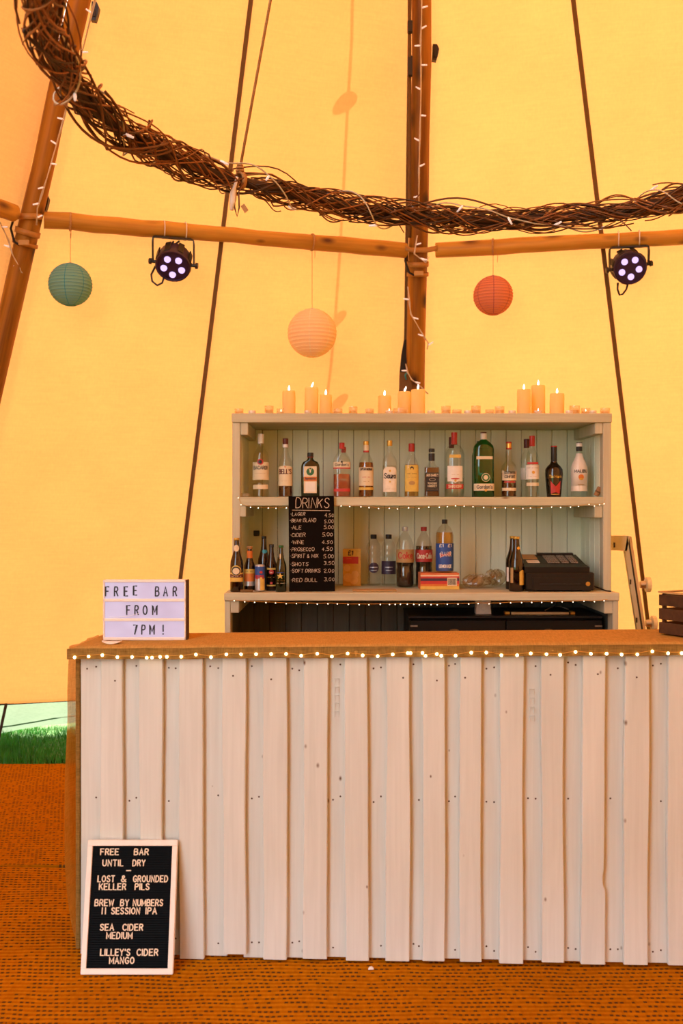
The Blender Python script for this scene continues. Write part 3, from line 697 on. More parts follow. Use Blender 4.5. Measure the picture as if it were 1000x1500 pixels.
# ================================================================== lettering
GL = {
'A': [[(0,0),(2,6),(4,0)],[(.75,2.1),(3.25,2.1)]], 'B': [[(0,0),(0,6),(2.2,6),(3.3,5.5),(3.4,4.2),(2.4,3.2),(0,3.2)],[(2.4,3.2),(3.7,2.5),(3.7,.8),(2.5,0),(0,0)]],
'C': [[(3.8,4.9),(3.1,5.8),(2,6),(.8,5.3),(.1,3.9),(.1,2.1),(.8,.7),(2,0),(3.1,.2),(3.8,1.1)]], 'D': [[(0,0),(0,6),(1.9,6),(3.3,5.1),(3.9,3),(3.3,.9),(1.9,0),(0,0)]],
'E': [[(3.4,6),(0,6),(0,0),(3.4,0)],[(0,3.1),(2.8,3.1)]], 'F': [[(3.4,6),(0,6),(0,0)],[(0,3.1),(2.7,3.1)]],
'G': [[(3.8,4.9),(3.1,5.8),(2,6),(.8,5.3),(.1,3.9),(.1,2.1),(.8,.7),(2,0),(3.2,.3),(3.9,1.4),(3.9,2.7),(2.4,2.7)]], 'H': [[(0,0),(0,6)],[(3.6,0),(3.6,6)],[(0,3.1),(3.6,3.1)]],
'I': [[(0,0),(0,6)]], 'K': [[(0,0),(0,6)],[(3.5,6),(.1,2.6)],[(1.3,3.7),(3.7,0)]], 'L': [[(0,6),(0,0),(3.1,0)]],
'M': [[(0,0),(0,6),(2.2,1.6),(4.4,6),(4.4,0)]], 'N': [[(0,0),(0,6),(3.7,0),(3.7,6)]], 'O': [[(2.1,6),(.8,5.3),(.1,3.9),(.1,2.1),(.8,.7),(2.1,0),(3.4,.7),(4.1,2.1),(4.1,3.9),(3.4,5.3),(2.1,6)]],
'P': [[(0,0),(0,6),(2.2,6),(3.4,5.4),(3.5,3.8),(2.3,2.9),(0,2.9)]], 'R': [[(0,0),(0,6),(2.2,6),(3.4,5.4),(3.5,3.9),(2.3,3.0),(0,3.0)],[(1.8,3.0),(3.6,0)]],
'S': [[(3.4,5.0),(2.8,5.8),(1.7,6),(.5,5.5),(.2,4.4),(1,3.4),(2.6,2.7),(3.5,1.7),(3.1,.5),(1.9,0),(.7,.2),(0,1.1)]], 'T': [[(0,6),(3.6,6)],[(1.8,6),(1.8,0)]],
'U': [[(0,6),(0,1.8),(.7,.4),(1.9,0),(3.1,.4),(3.8,1.8),(3.8,6)]], 'W': [[(0,6),(1.3,0),(2.5,5),(3.7,0),(5,6)]], 'X': [[(0,0),(3.6,6)],[(0,6),(3.6,0)]], 'Y': [[(0,6),(1.9,2.9),(3.8,6)],[(1.9,2.9),(1.9,0)]],
'V': [[(0,6),(1.9,0),(3.8,6)]], 'J': [[(2.6,6),(2.6,1.4),(1.8,.1),(.6,.1),(0,1.2)]],
'0': [[(1.7,6),(.5,5),(.1,3),(.5,1),(1.7,0),(2.9,1),(3.3,3),(2.9,5),(1.7,6)]], '1': [[(0,5),(1,6),(1,0)]], '2': [[(.1,4.8),(.8,5.8),(2,6),(3.1,5.2),(3,3.9),(0,0),(3.3,0)]], '3': [[(.1,5.4),(1.5,6),(3,5.2),(2.7,3.8),(1.2,3.2),(2.9,2.6),(3.2,1.2),(1.9,0),(.1,.5)]],
'4': [[(2.2,0),(2.2,6),(0,2),(3.2,2)]], '5': [[(3,6),(.5,6),(.3,3.4),(1.8,3.8),(3.1,2.9),(3.1,1.1),(1.8,0),(.1,.4)]], '7': [[(0,6),(3.5,6),(1.2,0)]],
'&': [[(3.8,0),(.9,4.2),(.9,5.4),(1.8,6),(2.6,5.4),(2.4,4.2),(.5,2.6),(.2,1.1),(1.3,0),(2.7,.5),(3.7,2.5)]], '.': [[(.2,0),(.2,.35)]], '-': [[(0,2.8),(1.8,2.8)]], "'": [[(.2,6),(.1,4.6)]], '!': [[(.2,6),(.2,1.8)],[(.2,.0),(.2,.4)]],
'Z': [[(0,6),(3.6,6),(0,0),(3.7,0)]], '9': [[(3.2,3.6),(2.0,2.8),(.6,3.2),(.1,4.5),(.6,5.6),(1.8,6),(3,5.3),(3.2,3.6),(2.6,1.2),(1.6,0)]],
'a': [[(2.8,3.6),(1.6,4),(.4,3.3),(.2,1.6),(.9,.2),(2,.2),(2.8,1.4)],[(2.8,4),(2.8,0)]], 'c': [[(2.8,3.4),(1.7,4),(.5,3.3),(.2,2),(.6,.6),(1.7,0),(2.8,.6)]], 'd': [[(2.8,2.6),(1.8,4),(.5,3.3),(.2,1.8),(.8,.2),(2,.2),(2.8,1.4)],[(2.8,6.4),(2.8,0)]],
'e': [[(.3,2),(2.9,2.2),(2.4,3.6),(1.4,4),(.5,3.3),(.2,1.8),(.8,.3),(1.9,0),(2.8,.6)]], 'i': [[(.2,4),(.2,0)],[(.2,5.2),(.2,5.6)]], 'k': [[(0,6.3),(0,0)],[(2.4,4),(.1,1.8)],[(.9,2.5),(2.5,0)]], 'l': [[(.3,6.4),(.2,.6),(.8,0)]],
'm': [[(0,0),(0,4)],[(0,3),(1,4),(1.8,3.2),(1.8,0)],[(1.8,3),(2.8,4),(3.6,3.2),(3.6,0)]], 'n': [[(0,0),(0,4)],[(0,2.8),(1.2,4),(2.4,3.4),(2.6,0)]], 'o': [[(1.5,4),(.4,3.2),(.2,1.8),(.7,.4),(1.6,0),(2.6,.7),(2.9,2.2),(2.5,3.5),(1.5,4)]],
'r': [[(0,0),(0,4)],[(0,2.6),(1,3.8),(2,3.8)]], 's': [[(2.2,3.5),(1.3,4),(.3,3.2),(1,2.2),(2.1,1.5),(2.1,.4),(1.1,0),(.1,.5)]], 'u': [[(0,4),(.1,1),(1,0),(2.2,.6),(2.5,2)],[(2.5,4),(2.5,0)]], 'g': [[(2.8,2.6),(1.8,4),(.5,3.3),(.2,1.8),(.8,.3),(2,.3),(2.8,1.4)],[(2.8,4),(2.7,-1.2),(1.6,-2),(.4,-1.4)]], 't': [[(.9,5.6),(.9,.8),(1.6,0),(2.2,.4)],[(0,4),(2,4)]],
'z': [[(.1,4),(2.4,4),(0,0),(2.6,0)]], '\u00e4': [[(2.8,3.6),(1.6,4),(.4,3.3),(.2,1.6),(.9,.2),(2,.2),(2.8,1.4)],[(2.8,4),(2.8,0)],[(.8,5),(.8,5.4)],[(2.2,5),(2.2,5.4)]], '\u00a3': [[(3.2,4.9),(2.5,5.9),(1.4,5.8),(.8,4.8),(.9,3),(.4,.3),(0,0),(3.4,0)],[(.1,3),(2.4,3)]],
}
def gw(ch): return max(x for s in GL[ch] for x, _ in s) if ch in GL and GL[ch] else 0
def text_w(s, h, gap=1.0, sx=1.0, space=2.6):
    return sum((gw(c)*sx + gap if c != ' ' else space)*h/6 for c in s) - gap*h/6
def smooth_line(p):
    if len(p) < 5: return p
    q = [p[0]]
    for i in range(len(p)-1):
        a, b = Vector(p[i]), Vector(p[i+1]); q += [tuple(a.lerp(b, .25)), tuple(a.lerp(b, .75))]
    q.append(p[-1]); return q
def letters(b, s, x, z, h, w, sx=1.0, gap=1.0, space=2.6, y=0., jit=0., rnd=None, th=.0015, mapf=None, slant=0.):
    """flat raised strokes in the xz plane facing -y"""
    k = h/6.; cx = x
    for ch in s:
        if ch == ' ': cx += space*k; continue
        jx = rnd.uniform(-jit, jit) if rnd else 0; jz = rnd.uniform(-jit, jit) if rnd else 0; js = 1 + (rnd.uniform(-.12, .12) if rnd and jit else 0)
        ja = rnd.uniform(-.09, .09) if rnd and jit else 0
        for st in GL.get(ch, []):
            st = smooth_line(st) if ch in 'BCDGOPRSU023590&\u00a3acdeosug' else st
            pts = [(cx + jx + (a*sx*js + (slant + ja)*c)*k, z + jz + c*k*js) for a, c in st]
            n = len(pts)
            L, Rr = [], []
            for i in range(n):
                p0 = pts[max(i-1, 0)]; p1 = pts[min(i+1, n-1)]
                dx, dz = p1[0]-p0[0], p1[1]-p0[1]; l = math.hypot(dx, dz) or 1
                sc_ = 1.0
                if 0 < i < n-1:
                    d1 = Vector((pts[i][0]-p0[0], pts[i][1]-p0[1])).normalized(); d2 = Vector((p1[0]-pts[i][0], p1[1]-pts[i][1])).normalized()
                    sc_ = min(1.8, 1/max(.45, math.sqrt(max(0, (1 + d1.dot(d2))/2))))
                nx, nz = -dz/l*w*sc_, dx/l*w*sc_
                ex = (dx/l*w*.6*(-1 if i == 0 else 1 if i == n-1 else 0)); ez = (dz/l*w*.6*(-1 if i == 0 else 1 if i == n-1 else 0))
                L.append((pts[i][0]+nx+ex, pts[i][1]+nz+ez)); Rr.append((pts[i][0]-nx+ex, pts[i][1]-nz+ez))
            g = mapf or (lambda X, Z, dd: (X, y - dd, Z))
            rings = [[g(*L[i], 0), g(*L[i], th), g(*Rr[i], th), g(*Rr[i], 0)] for i in range(n)]
            b.loft(rings)
        cx += (gw(ch)*sx + gap)*k
    return cx

# ================================================================== the bar
X0, Y0 = (118-500)/F*3.555, 3.555
YAW = math.atan2(-.095, 2.12); CY, SY = math.cos(YAW), math.sin(YAW)
BARL = 2.72
def bu(px, y=0.):                     # distance along the bar front seen at a pixel column
    ox, oy = X0 - SY*y, Y0 + CY*y; d = (px-500)/F
    return (d*oy - ox)/(CY - d*SY)
def bz(px, py, y=0.):
    u = bu(px, y); Y = Y0 + CY*y + u*SY; return CZ + (HOR-py)/F*Y
zt0 = bz(118, 963); sl_ = (bz(1000, 957) - zt0)/bu(1000)
def ztop(u): return zt0 + sl_*u
def zbot(u): return .004 + .006*u
bar = thing('bar_counter', 'long bar clad in white painted vertical planks under a hessian top', 'bar', (X0, Y0, 0), (0, 0, YAW))
proud = [(147,180),(204,238),(262,297.5),(326,360),(385,420),(444,479.5),(505,539),(565,600),(619,651.5),(673,705),(732,766.5),(793,825.7),(852,888),(914,950),(978,1011)]
for k in range(8): proud.append((1036+60*k, 1071+60*k))
rp_ = random.Random(21)
nail = MB().lathe([(0, .0001), (0, .0035), (.0012, .003), (.0013, .0001)], 8).xf(Matrix.Rotation(R(90), 4, 'X')).mesh('nail', M['hole'])
def plank(u0, u1, y0, y1, z0, z1, name='plank', wob=.002, notch=None):
    n = 14; rr = random.Random(int(u0*1e5)); rings = []
    pa, pb = rr.uniform(0, 6), rr.uniform(0, 6); lean = rr.uniform(-.004, .004); c0 = (u0+u1)/2
    for k in range(n*(3 if notch else 1) + 1):
        s = k/(n*(3 if notch else 1)); z = z0 + (z1-z0)*s
        l = wob*math.sin(pa + s*5.1) + wob*.5*math.sin(pb + s*11) + lean*(s-.5); r_ = wob*math.sin(pb + s*4.3) + wob*.5*math.sin(pa + s*9) + lean*(s-.5)
        if notch:
            d = (z - notch[0])/notch[1]; r_ += notch[2]*math.exp(-d*d)*(1) + (notch[3] if z > notch[0] else 0)
        a, b = u0 - c0 + l, u1 - c0 + r_; e = .0025
        rings.append([(a+e, y0, z), (b-e, y0, z), (b, y0+e, z), (b, y1, z), (a, y1, z), (a, y0+e, z)])
    o = MB().loft(rings).build(name, M['plank'], bar, loc=(c0, 0, 0)); return o
edges = sorted(proud); last = 0.0
TH, GAP = .021, .021
for i, (a, b) in enumerate(edges):
    ua, ub = bu(a, -TH), bu(b, -TH)
    rb_ = zbot(ua) + rp_.uniform(-.003, .005)
    if ub > BARL: break
    nt_ = (bz(890, 1288), .016, -.012, -.006) if a == 852 else None
    op = plank(ua, ub, -TH, 0, rb_ + (.014 if a == 326 else 0), ztop(ua) - .0025, notch=nt_)
    u0, u1 = (last - .012 if i else 0.0), ua + .014
    orr = plank(u0, u1, .001, .018, zbot(u0) + rp_.uniform(-.003, .003), ztop(u0) + .012, wob=.001)
    # nails in the recessed plank
    for zz in (ztop(u0) - .04, ztop(u0)*.53, .055):
        for q in (.3, .72):
            if rp_.random() < .75:
                lo = (last if i else 0.0) + (ua - (last if i else 0.0))*q - (u0+u1)/2
                inst(nail, 'nail', orr, (lo, .001, zz + rp_.uniform(-.012, .012)))
    if rp_.random() < .7:
        inst(nail, 'nail', op, (rp_.uniform(-.02, .02), -TH, ztop(ua)*.93 + rp_.uniform(-.01, .01)))
    last = ub
UEND = last + .03
plank(last - .012, UEND, .001, .018, .006, ztop(last) + .012, wob=.001)
# stamped marks in the paint
def stamps(px, py, n, dy):
    o = MB()
    for k in range(n):
        u0, u1 = bu(px), bu(px+7); z1 = bz(px, py + k*dy); z0 = bz(px, py + k*dy + 8.5)
        for q in ((u0, u1, z1-.003, z1), (u1-.003, u1, z0, z1), (u0, u0+.0025, z0, z1)): o.box(q[0], q[1], -.0025, .002, q[2], q[3])
    r_ = o.build('stamped_mark', M['plank'], bar); r_['kind'] = 'stuff'
stamps(489.5, 994, 5, 12); stamps(775.5, 1009, 4, 13)
# carcass behind the planks
for nm, q in (('side_panel', (-.004, .016, .020, .33)), ('side_panel', (UEND-.02, UEND, .02, .33))):
    MB().box(q[0], q[1], q[2], q[3], .004, ztop(q[0]) + .01).build(nm, M['darkwood'], bar)
MB().box(.02, UEND-.02, .020, .045, ztop(1)-.12, ztop(.0)+.005).build('rail', M['darkwood'], bar)
MB().box(.02, UEND-.02, .020, .045, .05, .12).build('rail', M['darkwood'], bar)
MB().box(.02, UEND-.02, .05, .31, .55, .57).build('inner_shelf', M['darkwood'], bar)
CT = lambda u: ztop(u) + .044
MB().add([(x, y, (ztop(x) + dz)) for dz in (.014, .036) for y in (.0, .335) for x in (-.012, UEND+.01)], [(0, 2, 3, 1), (4, 5, 7, 6), (0, 1, 5, 4), (2, 6, 7, 3), (0, 4, 6, 2), (1, 3, 7, 5)]).build('counter_board', M['darkwood'], bar)

MB().box(-.012, UEND, -.027, -.0005, ztop(0)-.002, ztop(0)+.012).xf(Matrix(((1, 0, 0, 0), (0, 1, 0, 0), (sl_, 0, 1, 0), (0, 0, 0, 1)))).build('shadow_gap_strip', M['darkwood'], bar)  # dark strip drawn in for the shadow gap below the bar edge

# hessian cover
hc = thing('hessian_cover', 'brown hessian cloth stretched over the bar top and hanging at its left end', 'cloth', (X0, Y0, 0), (0, 0, YAW))
sec = [(.345, -.012), (.352, .028), (.345, .042), (.30, .0435), (.10, .0435), (.0, .0435), (-.026, .042), (-.034, .036), (-.0365, .020), (-.036, .004), (-.034, -.001), (-.030, .002), (-.0295, .02), (-.02, .038), (.1, .0395), (.30, .0395), (.34, .036), (.345, .02), (.341, -.012)]
rings = []
nr = 90; rr = random.Random(4)
for k in range(nr+1):
    u = -.036 + (UEND + .06)*k/nr; w_ = .0022*math.sin(k*.9) + rr.uniform(-.0012, .0012); lo = .002*math.sin(k*.37) + rr.uniform(-.0012, .0012)
    e = .012 if k == 0 else 0
    rings.append([(u, y + (w_ if y < -.02 else 0), ztop(u) + z + (lo if z < .01 else 0) - e*(z > .03)) for y, z in sec])
MB().loft(rings).build('top_cover', M['hessian'], hc, True, auto=50)
MB().loft([[(-.037 + (UEND+.062)*k/60, -.0395 + .0012*math.sin(k*.7), ztop(-.037 + (UEND+.062)*k/60) + z + .0012*math.sin(k*1.3)) for z in (-.0005, .0365)] + [(-.037 + (UEND+.062)*k/60, -.0375, ztop(-.037 + (UEND+.062)*k/60) + z) for z in (.0365, -.0005)] for k in range(61)]).build('edge_band', M['hessian_dark'], hc)
MB().box(-.020, -.0035, .004, .03, .02, ztop(0)-.004, .003).build('end_fold', M['hessian_dark'], hc)  # folded hessian in shade; the darker cloth colour carries that shade
sil = [(948, 103), (975, 101), (1010, 99), (1045, 99), (1085, 97), (1130, 94.5), (1200, 94), (1260, 93.5), (1300, 96), (1330, 100), (1352, 105), (1375, 113), (1392, 116)]
def bulge(z):
    for (y0, x0), (y1, x1) in zip(sil, sil[1:]):
        z0, z1 = CZ + (HOR-y0)/F*3.6, CZ + (HOR-y1)/F*3.6
        if z1 <= z <= z0: return (118 - (x0 + (x1-x0)*(z0-z)/(z0-z1)))/F*3.6
    return .004 if z < .3 else .037
v = []; f = []; nz, ny = 40, 14
zl = ztop(0) + .040
for side in (0, 1):
    for j in range(nz+1):
        z = zl - (zl - .03)*j/nz
        for i in range(ny+1):
            s = i/ny; y = .0 + .32*s; bl = bulge(z)
            x = -.012 - (bl-.008)*(.55 + .45*math.sin(.4 + s*4.2 + z*1.3)**2)*(1 - .25*s) - .004*math.sin(s*21 + z*6)
            v.append((min(x, -.010) + (.0016 if side else 0), y, z))
o1 = (nz+1)*(ny+1)
for j in range(nz):
    for i in range(ny):
        q = j*(ny+1)+i; f += [(q, q+1, q+ny+2, q+ny+1), (o1+q, o1+q+ny+1, o1+q+ny+2, o1+q+1)]
MB().add(v[:o1], [x for x in f if max(x) < o1]).build('end_drape', M['hessian_open'], hc, True)

# fairy lights along the bar edge
bl_px = [109.5,130,150,172,193.5,215,222.7,234.6,244.5,265.5,287,309,331.5,353,375,397,419,441,464.5,486,509,531,553,575,597,601,618.5,623,639.5,646,667,690,712,734,757,777,800,820,842.5,865,888,910,933,955,978,998]
bl_px += [1020+22*k for k in range(16)]
fb = thing('fairy_lights', 'row of glowing warm fairy lights along the hessian bar edge', 'fairy lights', (X0, Y0, 0), (0, 0, YAW))
rr = random.Random(8); pts = []
for px in bl_px:
    u = bu(px, -.044)
    if u > UEND: break
    z = ztop(u) + .004 + rr.choice((0, .003, .006, .010)); pts.append((u, -.0425, z + .003)); inst(bulbm, 'light_bulb', fb, (u, -.046, z))
MB().tube(pts, .0013, 4).build('wire', M['gold'], fb)

# ================================================================== light box on the bar
def barW(px, y, dz=0.): u = bu(px, y); return Vector((X0 + CY*u - SY*y, Y0 + SY*u + CY*y, CT(u) + dz))
lb = thing('light_box_sign', 'white cinema light box sign reading free bar from 7pm', 'sign', barW(211.5, .12), (0, 0, YAW + R(3)))
lw, lh = .304, .222; hw = lw/2
fm = M['frame_white']
MB().box(-hw, hw, .012, .045, .002, lh, .003).build('case', M['frame_white'], lb)
MB().box(hw, hw+.006, .0, .046, .0, lh, .002).build('side', M['darkwood'], lb)
for z0, z1 in ((0, .011), (.070, .081), (.142, .153), (lh-.009, lh)):
    MB().box(-hw, hw, -.003, .014, z0, z1, .0015).build('rail', M['frame_white'], lb)
for x0 in (-hw, hw-.006): MB().box(x0, x0+.006, -.003, .014, 0, lh, .0015).build('stile', M['frame_white'], lb)
m, t, o_ = nt('lit_acrylic'); v_ = coords(t, (9, 9, 14)); n_ = noise(t, v_, 1.0, 1)
p = principled(t, o_, (.28, .26, .28), .25); t.links.new(ramp(t, n_, [(.3, (.42, .36, .62)), (.7, (.56, .50, .78))]), p.inputs['Emission Color']); p.inputs['Emission Strength'].default_value = .58
M['acrylic'] = m
rows = [(.154, .212, 'FREE  BAR'), (.082, .141, 'FROM'), (.012, .069, '7PM!')]
for z0, z1, s in rows: MB().box(-hw+.005, hw-.005, .002, .012, z0-.002, z1+.002).build('panel', m, lb)
def putrow(chars, z, dz=()):
    for i, (ch, px) in enumerate(chars):
        b = MB(); x = (px - 211.5)/F*3.66; letters(b, ch, x, z + (dz[i] if i < len(dz) else 0), .0335, .0024, .62, y=.0015, th=.001); b.build('letter', M['ink'], lb)
putrow([('F', 154.5), ('R', 167.5), ('E', 182), ('E', 195.5), ('B', 227.5), ('A', 239.5), ('R', 253.5)], .163, (0, 0, 0, .003))
putrow([('F', 185.5), ('R', 197.5), ('O', 209.5), ('M', 223.5)], .094)
putrow([('7', 195.5), ('P', 207.5), ('M', 219.5), ('!', 238.5)], .022)
MB().tube([(-.13, -.002, .086), (-.10, -.0025, .085), (-.06, -.0025, .089), (-.02, -.0025, .099)], .0007, 4).build('scratch', M['white'], lb)
cc = barW(164, .035, .001); o = MB().loft([[(.036*math.cos(2*PI*i/20), .024*math.sin(2*PI*i/20), z + .004*math.cos(2*PI*i/10)) for i in range(20)] for z in (.004, .0065)]).build('paper_coaster', M['skin_paper'])
o.location = cc; tag(o, 'small curled paper coaster before the light box', 'coaster')

# ================================================================== letter board leaning on the bar
w0, hB = .315, .437
bb = Vector(((185.5-500)/F*3.40, 3.40, .004))
bd = thing('letter_board', 'white framed black felt letter board leaning on the bar front', 'sign', bb)
bd.rotation_euler = (R(-13.4), 0, 0)
hw = w0/2
for nm, q in (('frame_rail', (-hw, hw, 0, .019)), ('frame_rail', (-hw, hw, hB-.019, hB)), ('frame_stile', (-hw, -hw+.018, .019, hB-.019)), ('frame_stile', (hw-.018, hw, .019, hB-.019))):
    MB().box(q[0], q[1], -.004, .020, q[2], q[3], .0015).build(nm, M['frame_white'], bd)
MB().box(-hw+.015, hw-.015, .006, .018, .015, hB-.015).build('backing', M['felt'], bd)
g = MB(); nb = 52; z0, z1 = .019, hB-.019
for k in range(nb):
    za = z0 + (z1-z0)*k/nb; zb = za + (z1-z0)/nb*.72; g.box(-hw+.018, hw-.018, .0015, .006, za, zb)
o = g.build('felt_rib', M['felt'], bd); o['kind'] = 'stuff'
def bl(px, py):      # board face coordinates from a photo position
    s = (py - 1233)/(1422 - 1233); xl = 129 + (118-129)*s; xr = 260 + (253-260)*s
    return -hw + w0*(px - xl)/(xr - xl), hB*(1 - s)
def line(px, py_base, words, hpx=8.4):
    for s, p0, p1 in words:
        x0, z = bl(p0, py_base); x1, _ = bl(p1, py_base); h = hpx/189*hB*1.02
        w_ = text_w(s, h, 1.5, .8); sx = .8*((x1-x0)/w_)
        b = MB(); letters(b, s, x0, z + .0018, h, .0018, sx, 1.5*(x1-x0)/w_, y=.0015, th=.0025); b.build('word', M['letter'], bd)
cl = lambda x: 60 + x*.28
def L_(y, *ws): line(0, 1150 + y*.28, [(s, cl(a), cl(b)) for s, a, b in ws])
L_(375, ('FREE', 311, 404), ('BAR', 487, 560)); L_(432, ('UNTIL', 322, 428), ('DRY', 479, 543)); L_(470, ('-', 446, 468))
L_(513, ('LOST', 297, 383), ('&', 418, 443), ('GROUNDED', 482, 661)); L_(553, ('KELLER', 304, 442), ('PILS', 491, 564))
L_(634, ('BREW', 281, 378), ('BY', 415, 457), ('NUMBERS', 481, 635)); L_(675, ('II', 319, 336), ('SESSION', 368, 515), ('IPA', 548, 603))
L_(757, ('SEA', 309, 379), ('CIDER', 427, 531)); L_(798, ('MEDIUM', 343, 475)); L_(881, ("LILLEY'S", 311, 464), ('CIDER', 501, 610)); L_(921, ('MANGO', 358, 485))

# ================================================================== crate on the bar
cr = thing('wooden_crate', 'dark brown slatted wooden crate at the right end of the bar', 'crate', barW(1049, .17, .001), (0, 0, YAW + R(32)))
cw, cd, ch = .34, .22, .148
for s in (-1, 1):
    for k in range(3):
        z = .002 + k*.0505
        MB().box(-cw/2, cw/2, s*cd/2 - .005, s*cd/2 + .005, z, z+.0395, .0012).build('slat', M['darkwood'], cr)
        MB().box(s*cw/2 - .005, s*cw/2 + .005, -cd/2 + .006, cd/2 - .006, z, z+.0395, .0012).build('slat', M['darkwood'], cr)
    for q in (-1, 1): MB().box(q*(cw/2 - .005) - (.012 if q > 0 else 0), q*(cw/2-.005) + (.012 if q < 0 else 0), s*(cd/2-.006) - (.012 if s > 0 else 0), s*(cd/2-.006) + (.012 if s < 0 else 0), .002, ch-.002).build('corner_post', M['darkwood'], cr)
    MB().box(-cw/2-.002, cw/2+.002, s*cd/2-.008, s*cd/2+.008, ch, ch+.006, .001).build('rim', M['card'], cr)
    MB().box(s*cw/2-.008, s*cw/2+.008, -cd/2+.009, cd/2-.009, ch, ch+.006, .001).build('rim', M['card'], cr)
MB().box(-cw/2+.006, cw/2-.006, -cd/2+.006, cd/2-.006, .001, .006).build('bottom', M['darkwood'], cr)
# scrap on the mat
o = MB().prism([(-.009, 0), (-.004, .006), (.004, .007), (.010, .001)], -.006, .006).build('paper_scrap', M['white']); sc_ = W(543, 1420, 3.44); o.location = (sc_.x, sc_.y, .004)
tag(o, 'tiny white paper scrap on the matting in front of the bar', 'scrap')

# ================================================================== shelf unit
YF, YB, YC = 5.03, 5.50, 4.90         # upper front, back panel, lower counter front
def xa(px, Y): return (px-500)/F*Y
def za(py, Y): return CZ + (HOR-py)/F*Y
ZT0, ZT1 = za(619, YF), za(605.5, YF)
ZM1, ZM0 = za(728, YF), za(741, YF)
ZC1, ZC0 = za(868.6, YC), za(880, YC)
XL0, XL1, XR0, XR1 = xa(340, YF), xa(351.5, YF), xa(883, YF), xa(895, YF)
CX, CYY = (XL0+XR1)/2, YF
su = thing('shelf_unit', 'tall whitewashed wooden back bar shelf unit with planked back', 'shelf unit', (CX, YF, 0))
def sb(nm, x0, x1, y0, y1, z0, z1, m, bv=.003, lab=None): return MB().box(x0-CX, x1-CX, y0-YF, y1-YF, z0, z1, bv).build(nm, M[m], su, label=lab)
sb('top_board', XL0-.002, XR1+.002, YF-.008, YB+.02, ZT0, ZT1, 'shelfwood')
sb('post', XL0, XL1, YF, YF+.07, ZC1, ZT0, 'shelfpost'); sb('post', XR0, XR1, YF, YF+.07, ZC1, ZT0, 'shelfpost')
sb('middle_shelf', XL1-.012, XR0+.004, YF+.001, YB-.002, ZM0, ZM1, 'shelfwood')
XLc0, XLc1 = xa(328, YC), xa(907, YC)
sb('counter', XLc0, XLc1, YC, YB+.01, ZC0, ZC1, 'shelfwood')
sb('lower_post', xa(328.5, YC), xa(337, YC), YC+.012, YC+.105, .004, ZC0, 'shelfpost'); sb('lower_post', xa(898, YC), xa(906.5, YC), YC+.012, YC+.105, .004, ZC0, 'shelfpost')
for x0, x1, z0, z1, Y in ((352, 363, 619, 637, YF), (871.5, 883, 619, 635.5, YF), (348, 360, 741, 757, YF), (871, 882.5, 741, 758.5, YF), (337, 350, 880, 898, YC+.012), (885, 898, 880, 899, YC+.012)):
    sb('cleat', xa(x0, Y), xa(x1, Y), Y+.004, YB-.004, za(z1, Y), za(z0, Y), 'shelfpost')
# planked back and sides
np_ = 22; pw = (XR0 - XL1 + .02)/np_; rp = random.Random(2)
pm_ = MB().box(-pw/2+.0012, pw/2-.0012, 0, .016, 0, ZT0-ZC0-.001, .0022).mesh('back_plank', M['panel'])
for k in range(np_): inst(pm_, 'back_plank', su, (XL1 - .01 + pw*(k+.5) - CX, YB - YF + rp.uniform(0, .0015), ZC0))
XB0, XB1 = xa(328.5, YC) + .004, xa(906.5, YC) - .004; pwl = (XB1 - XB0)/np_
pml = MB().box(-pwl/2+.0012, pwl/2-.0012, 0, .016, 0, ZC0-.008, .0022).mesh('back_plank', M['panelshade'])
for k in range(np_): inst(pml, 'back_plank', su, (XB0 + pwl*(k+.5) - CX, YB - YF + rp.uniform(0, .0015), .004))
sb('back_sheet', XB0, XB1, YB+.014, YB+.02, .01, ZC0, 'darkwood', 0)
sb('back_sheet', XL0+.003, XR1-.003, YB+.014, YB+.02, .01, ZT0, 'darkwood', 0)
pw2 = (YB - YF - .07)/4
pm2 = MB().box(0, .015, -pw2/2+.0012, pw2/2-.0012, 0, ZT0-ZC1-.004, .0022).mesh('side_plank', M['panel'])
for k in range(4):
    for x in (XL1-.015, XR0): inst(pm2, 'side_plank', su, (x - CX, .07 + pw2*(k+.5), ZC1+.002))
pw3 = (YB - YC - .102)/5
pm3 = MB().box(0, .015, -pw3/2+.0012, pw3/2-.0012, 0, ZC0-.006, .0022).mesh('side_plank', M['panelshade'])
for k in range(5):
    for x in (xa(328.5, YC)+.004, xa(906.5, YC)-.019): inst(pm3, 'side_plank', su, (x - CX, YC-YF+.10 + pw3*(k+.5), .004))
for px, py in ((857, 642), (856, 656)):
    MB().tube([(xa(px, YB-.03)-CX, YB-YF-.03, za(py, YB-.03)), (xa(px, YB-.03)-CX+.006, YB-YF-.045, za(py, YB-.03)-.004)], .006, 6).build('hook', M['blackm'], su)
MB().box(xa(371.5, YB)-CX, xa(380, YB)-CX, YB-YF-.018, YB-YF, za(785, YB), za(777, YB), .003).build('back_plate', M['blackm'], su)

def string(label, pts, seed, base):
    t_ = thing('fairy_lights', label, 'fairy lights', base); b = Vector(base)
    MB().tube([Vector(p)-b for p in pts], .0012, 4).build('wire', M['gold'], t_)
    for p in pts[1:-1]: inst(bulbs, 'light_bulb', t_, Vector(p) - b - Vector((0, .006, .003)))
    return t_
rr = random.Random(31)
pts = [W(346, 727, YF-.008), W(349, 728.5, YF-.008), W(353, 738.5, YF-.008)]; x = 367
while x < 882:
    pts.append(W(x, 742.5 + 1.6*math.sin(x*.035) + rr.uniform(-.8, .8) - (3 if x > 850 else 0), YF-.012)); x += 13.6 + rr.uniform(-3, 3)
pts += [W(870, 740.5, YF-.012), W(884, 737, YF-.012), W(886, 730, YF-.012)]
string('tiny warm fairy lights strung under the middle bottle shelf', pts, 1, pts[10])
pts = [W(336, 880, YC-.008), W(343, 879, YC-.008), W(358.5, 880.5, YC-.01)]; x = 373
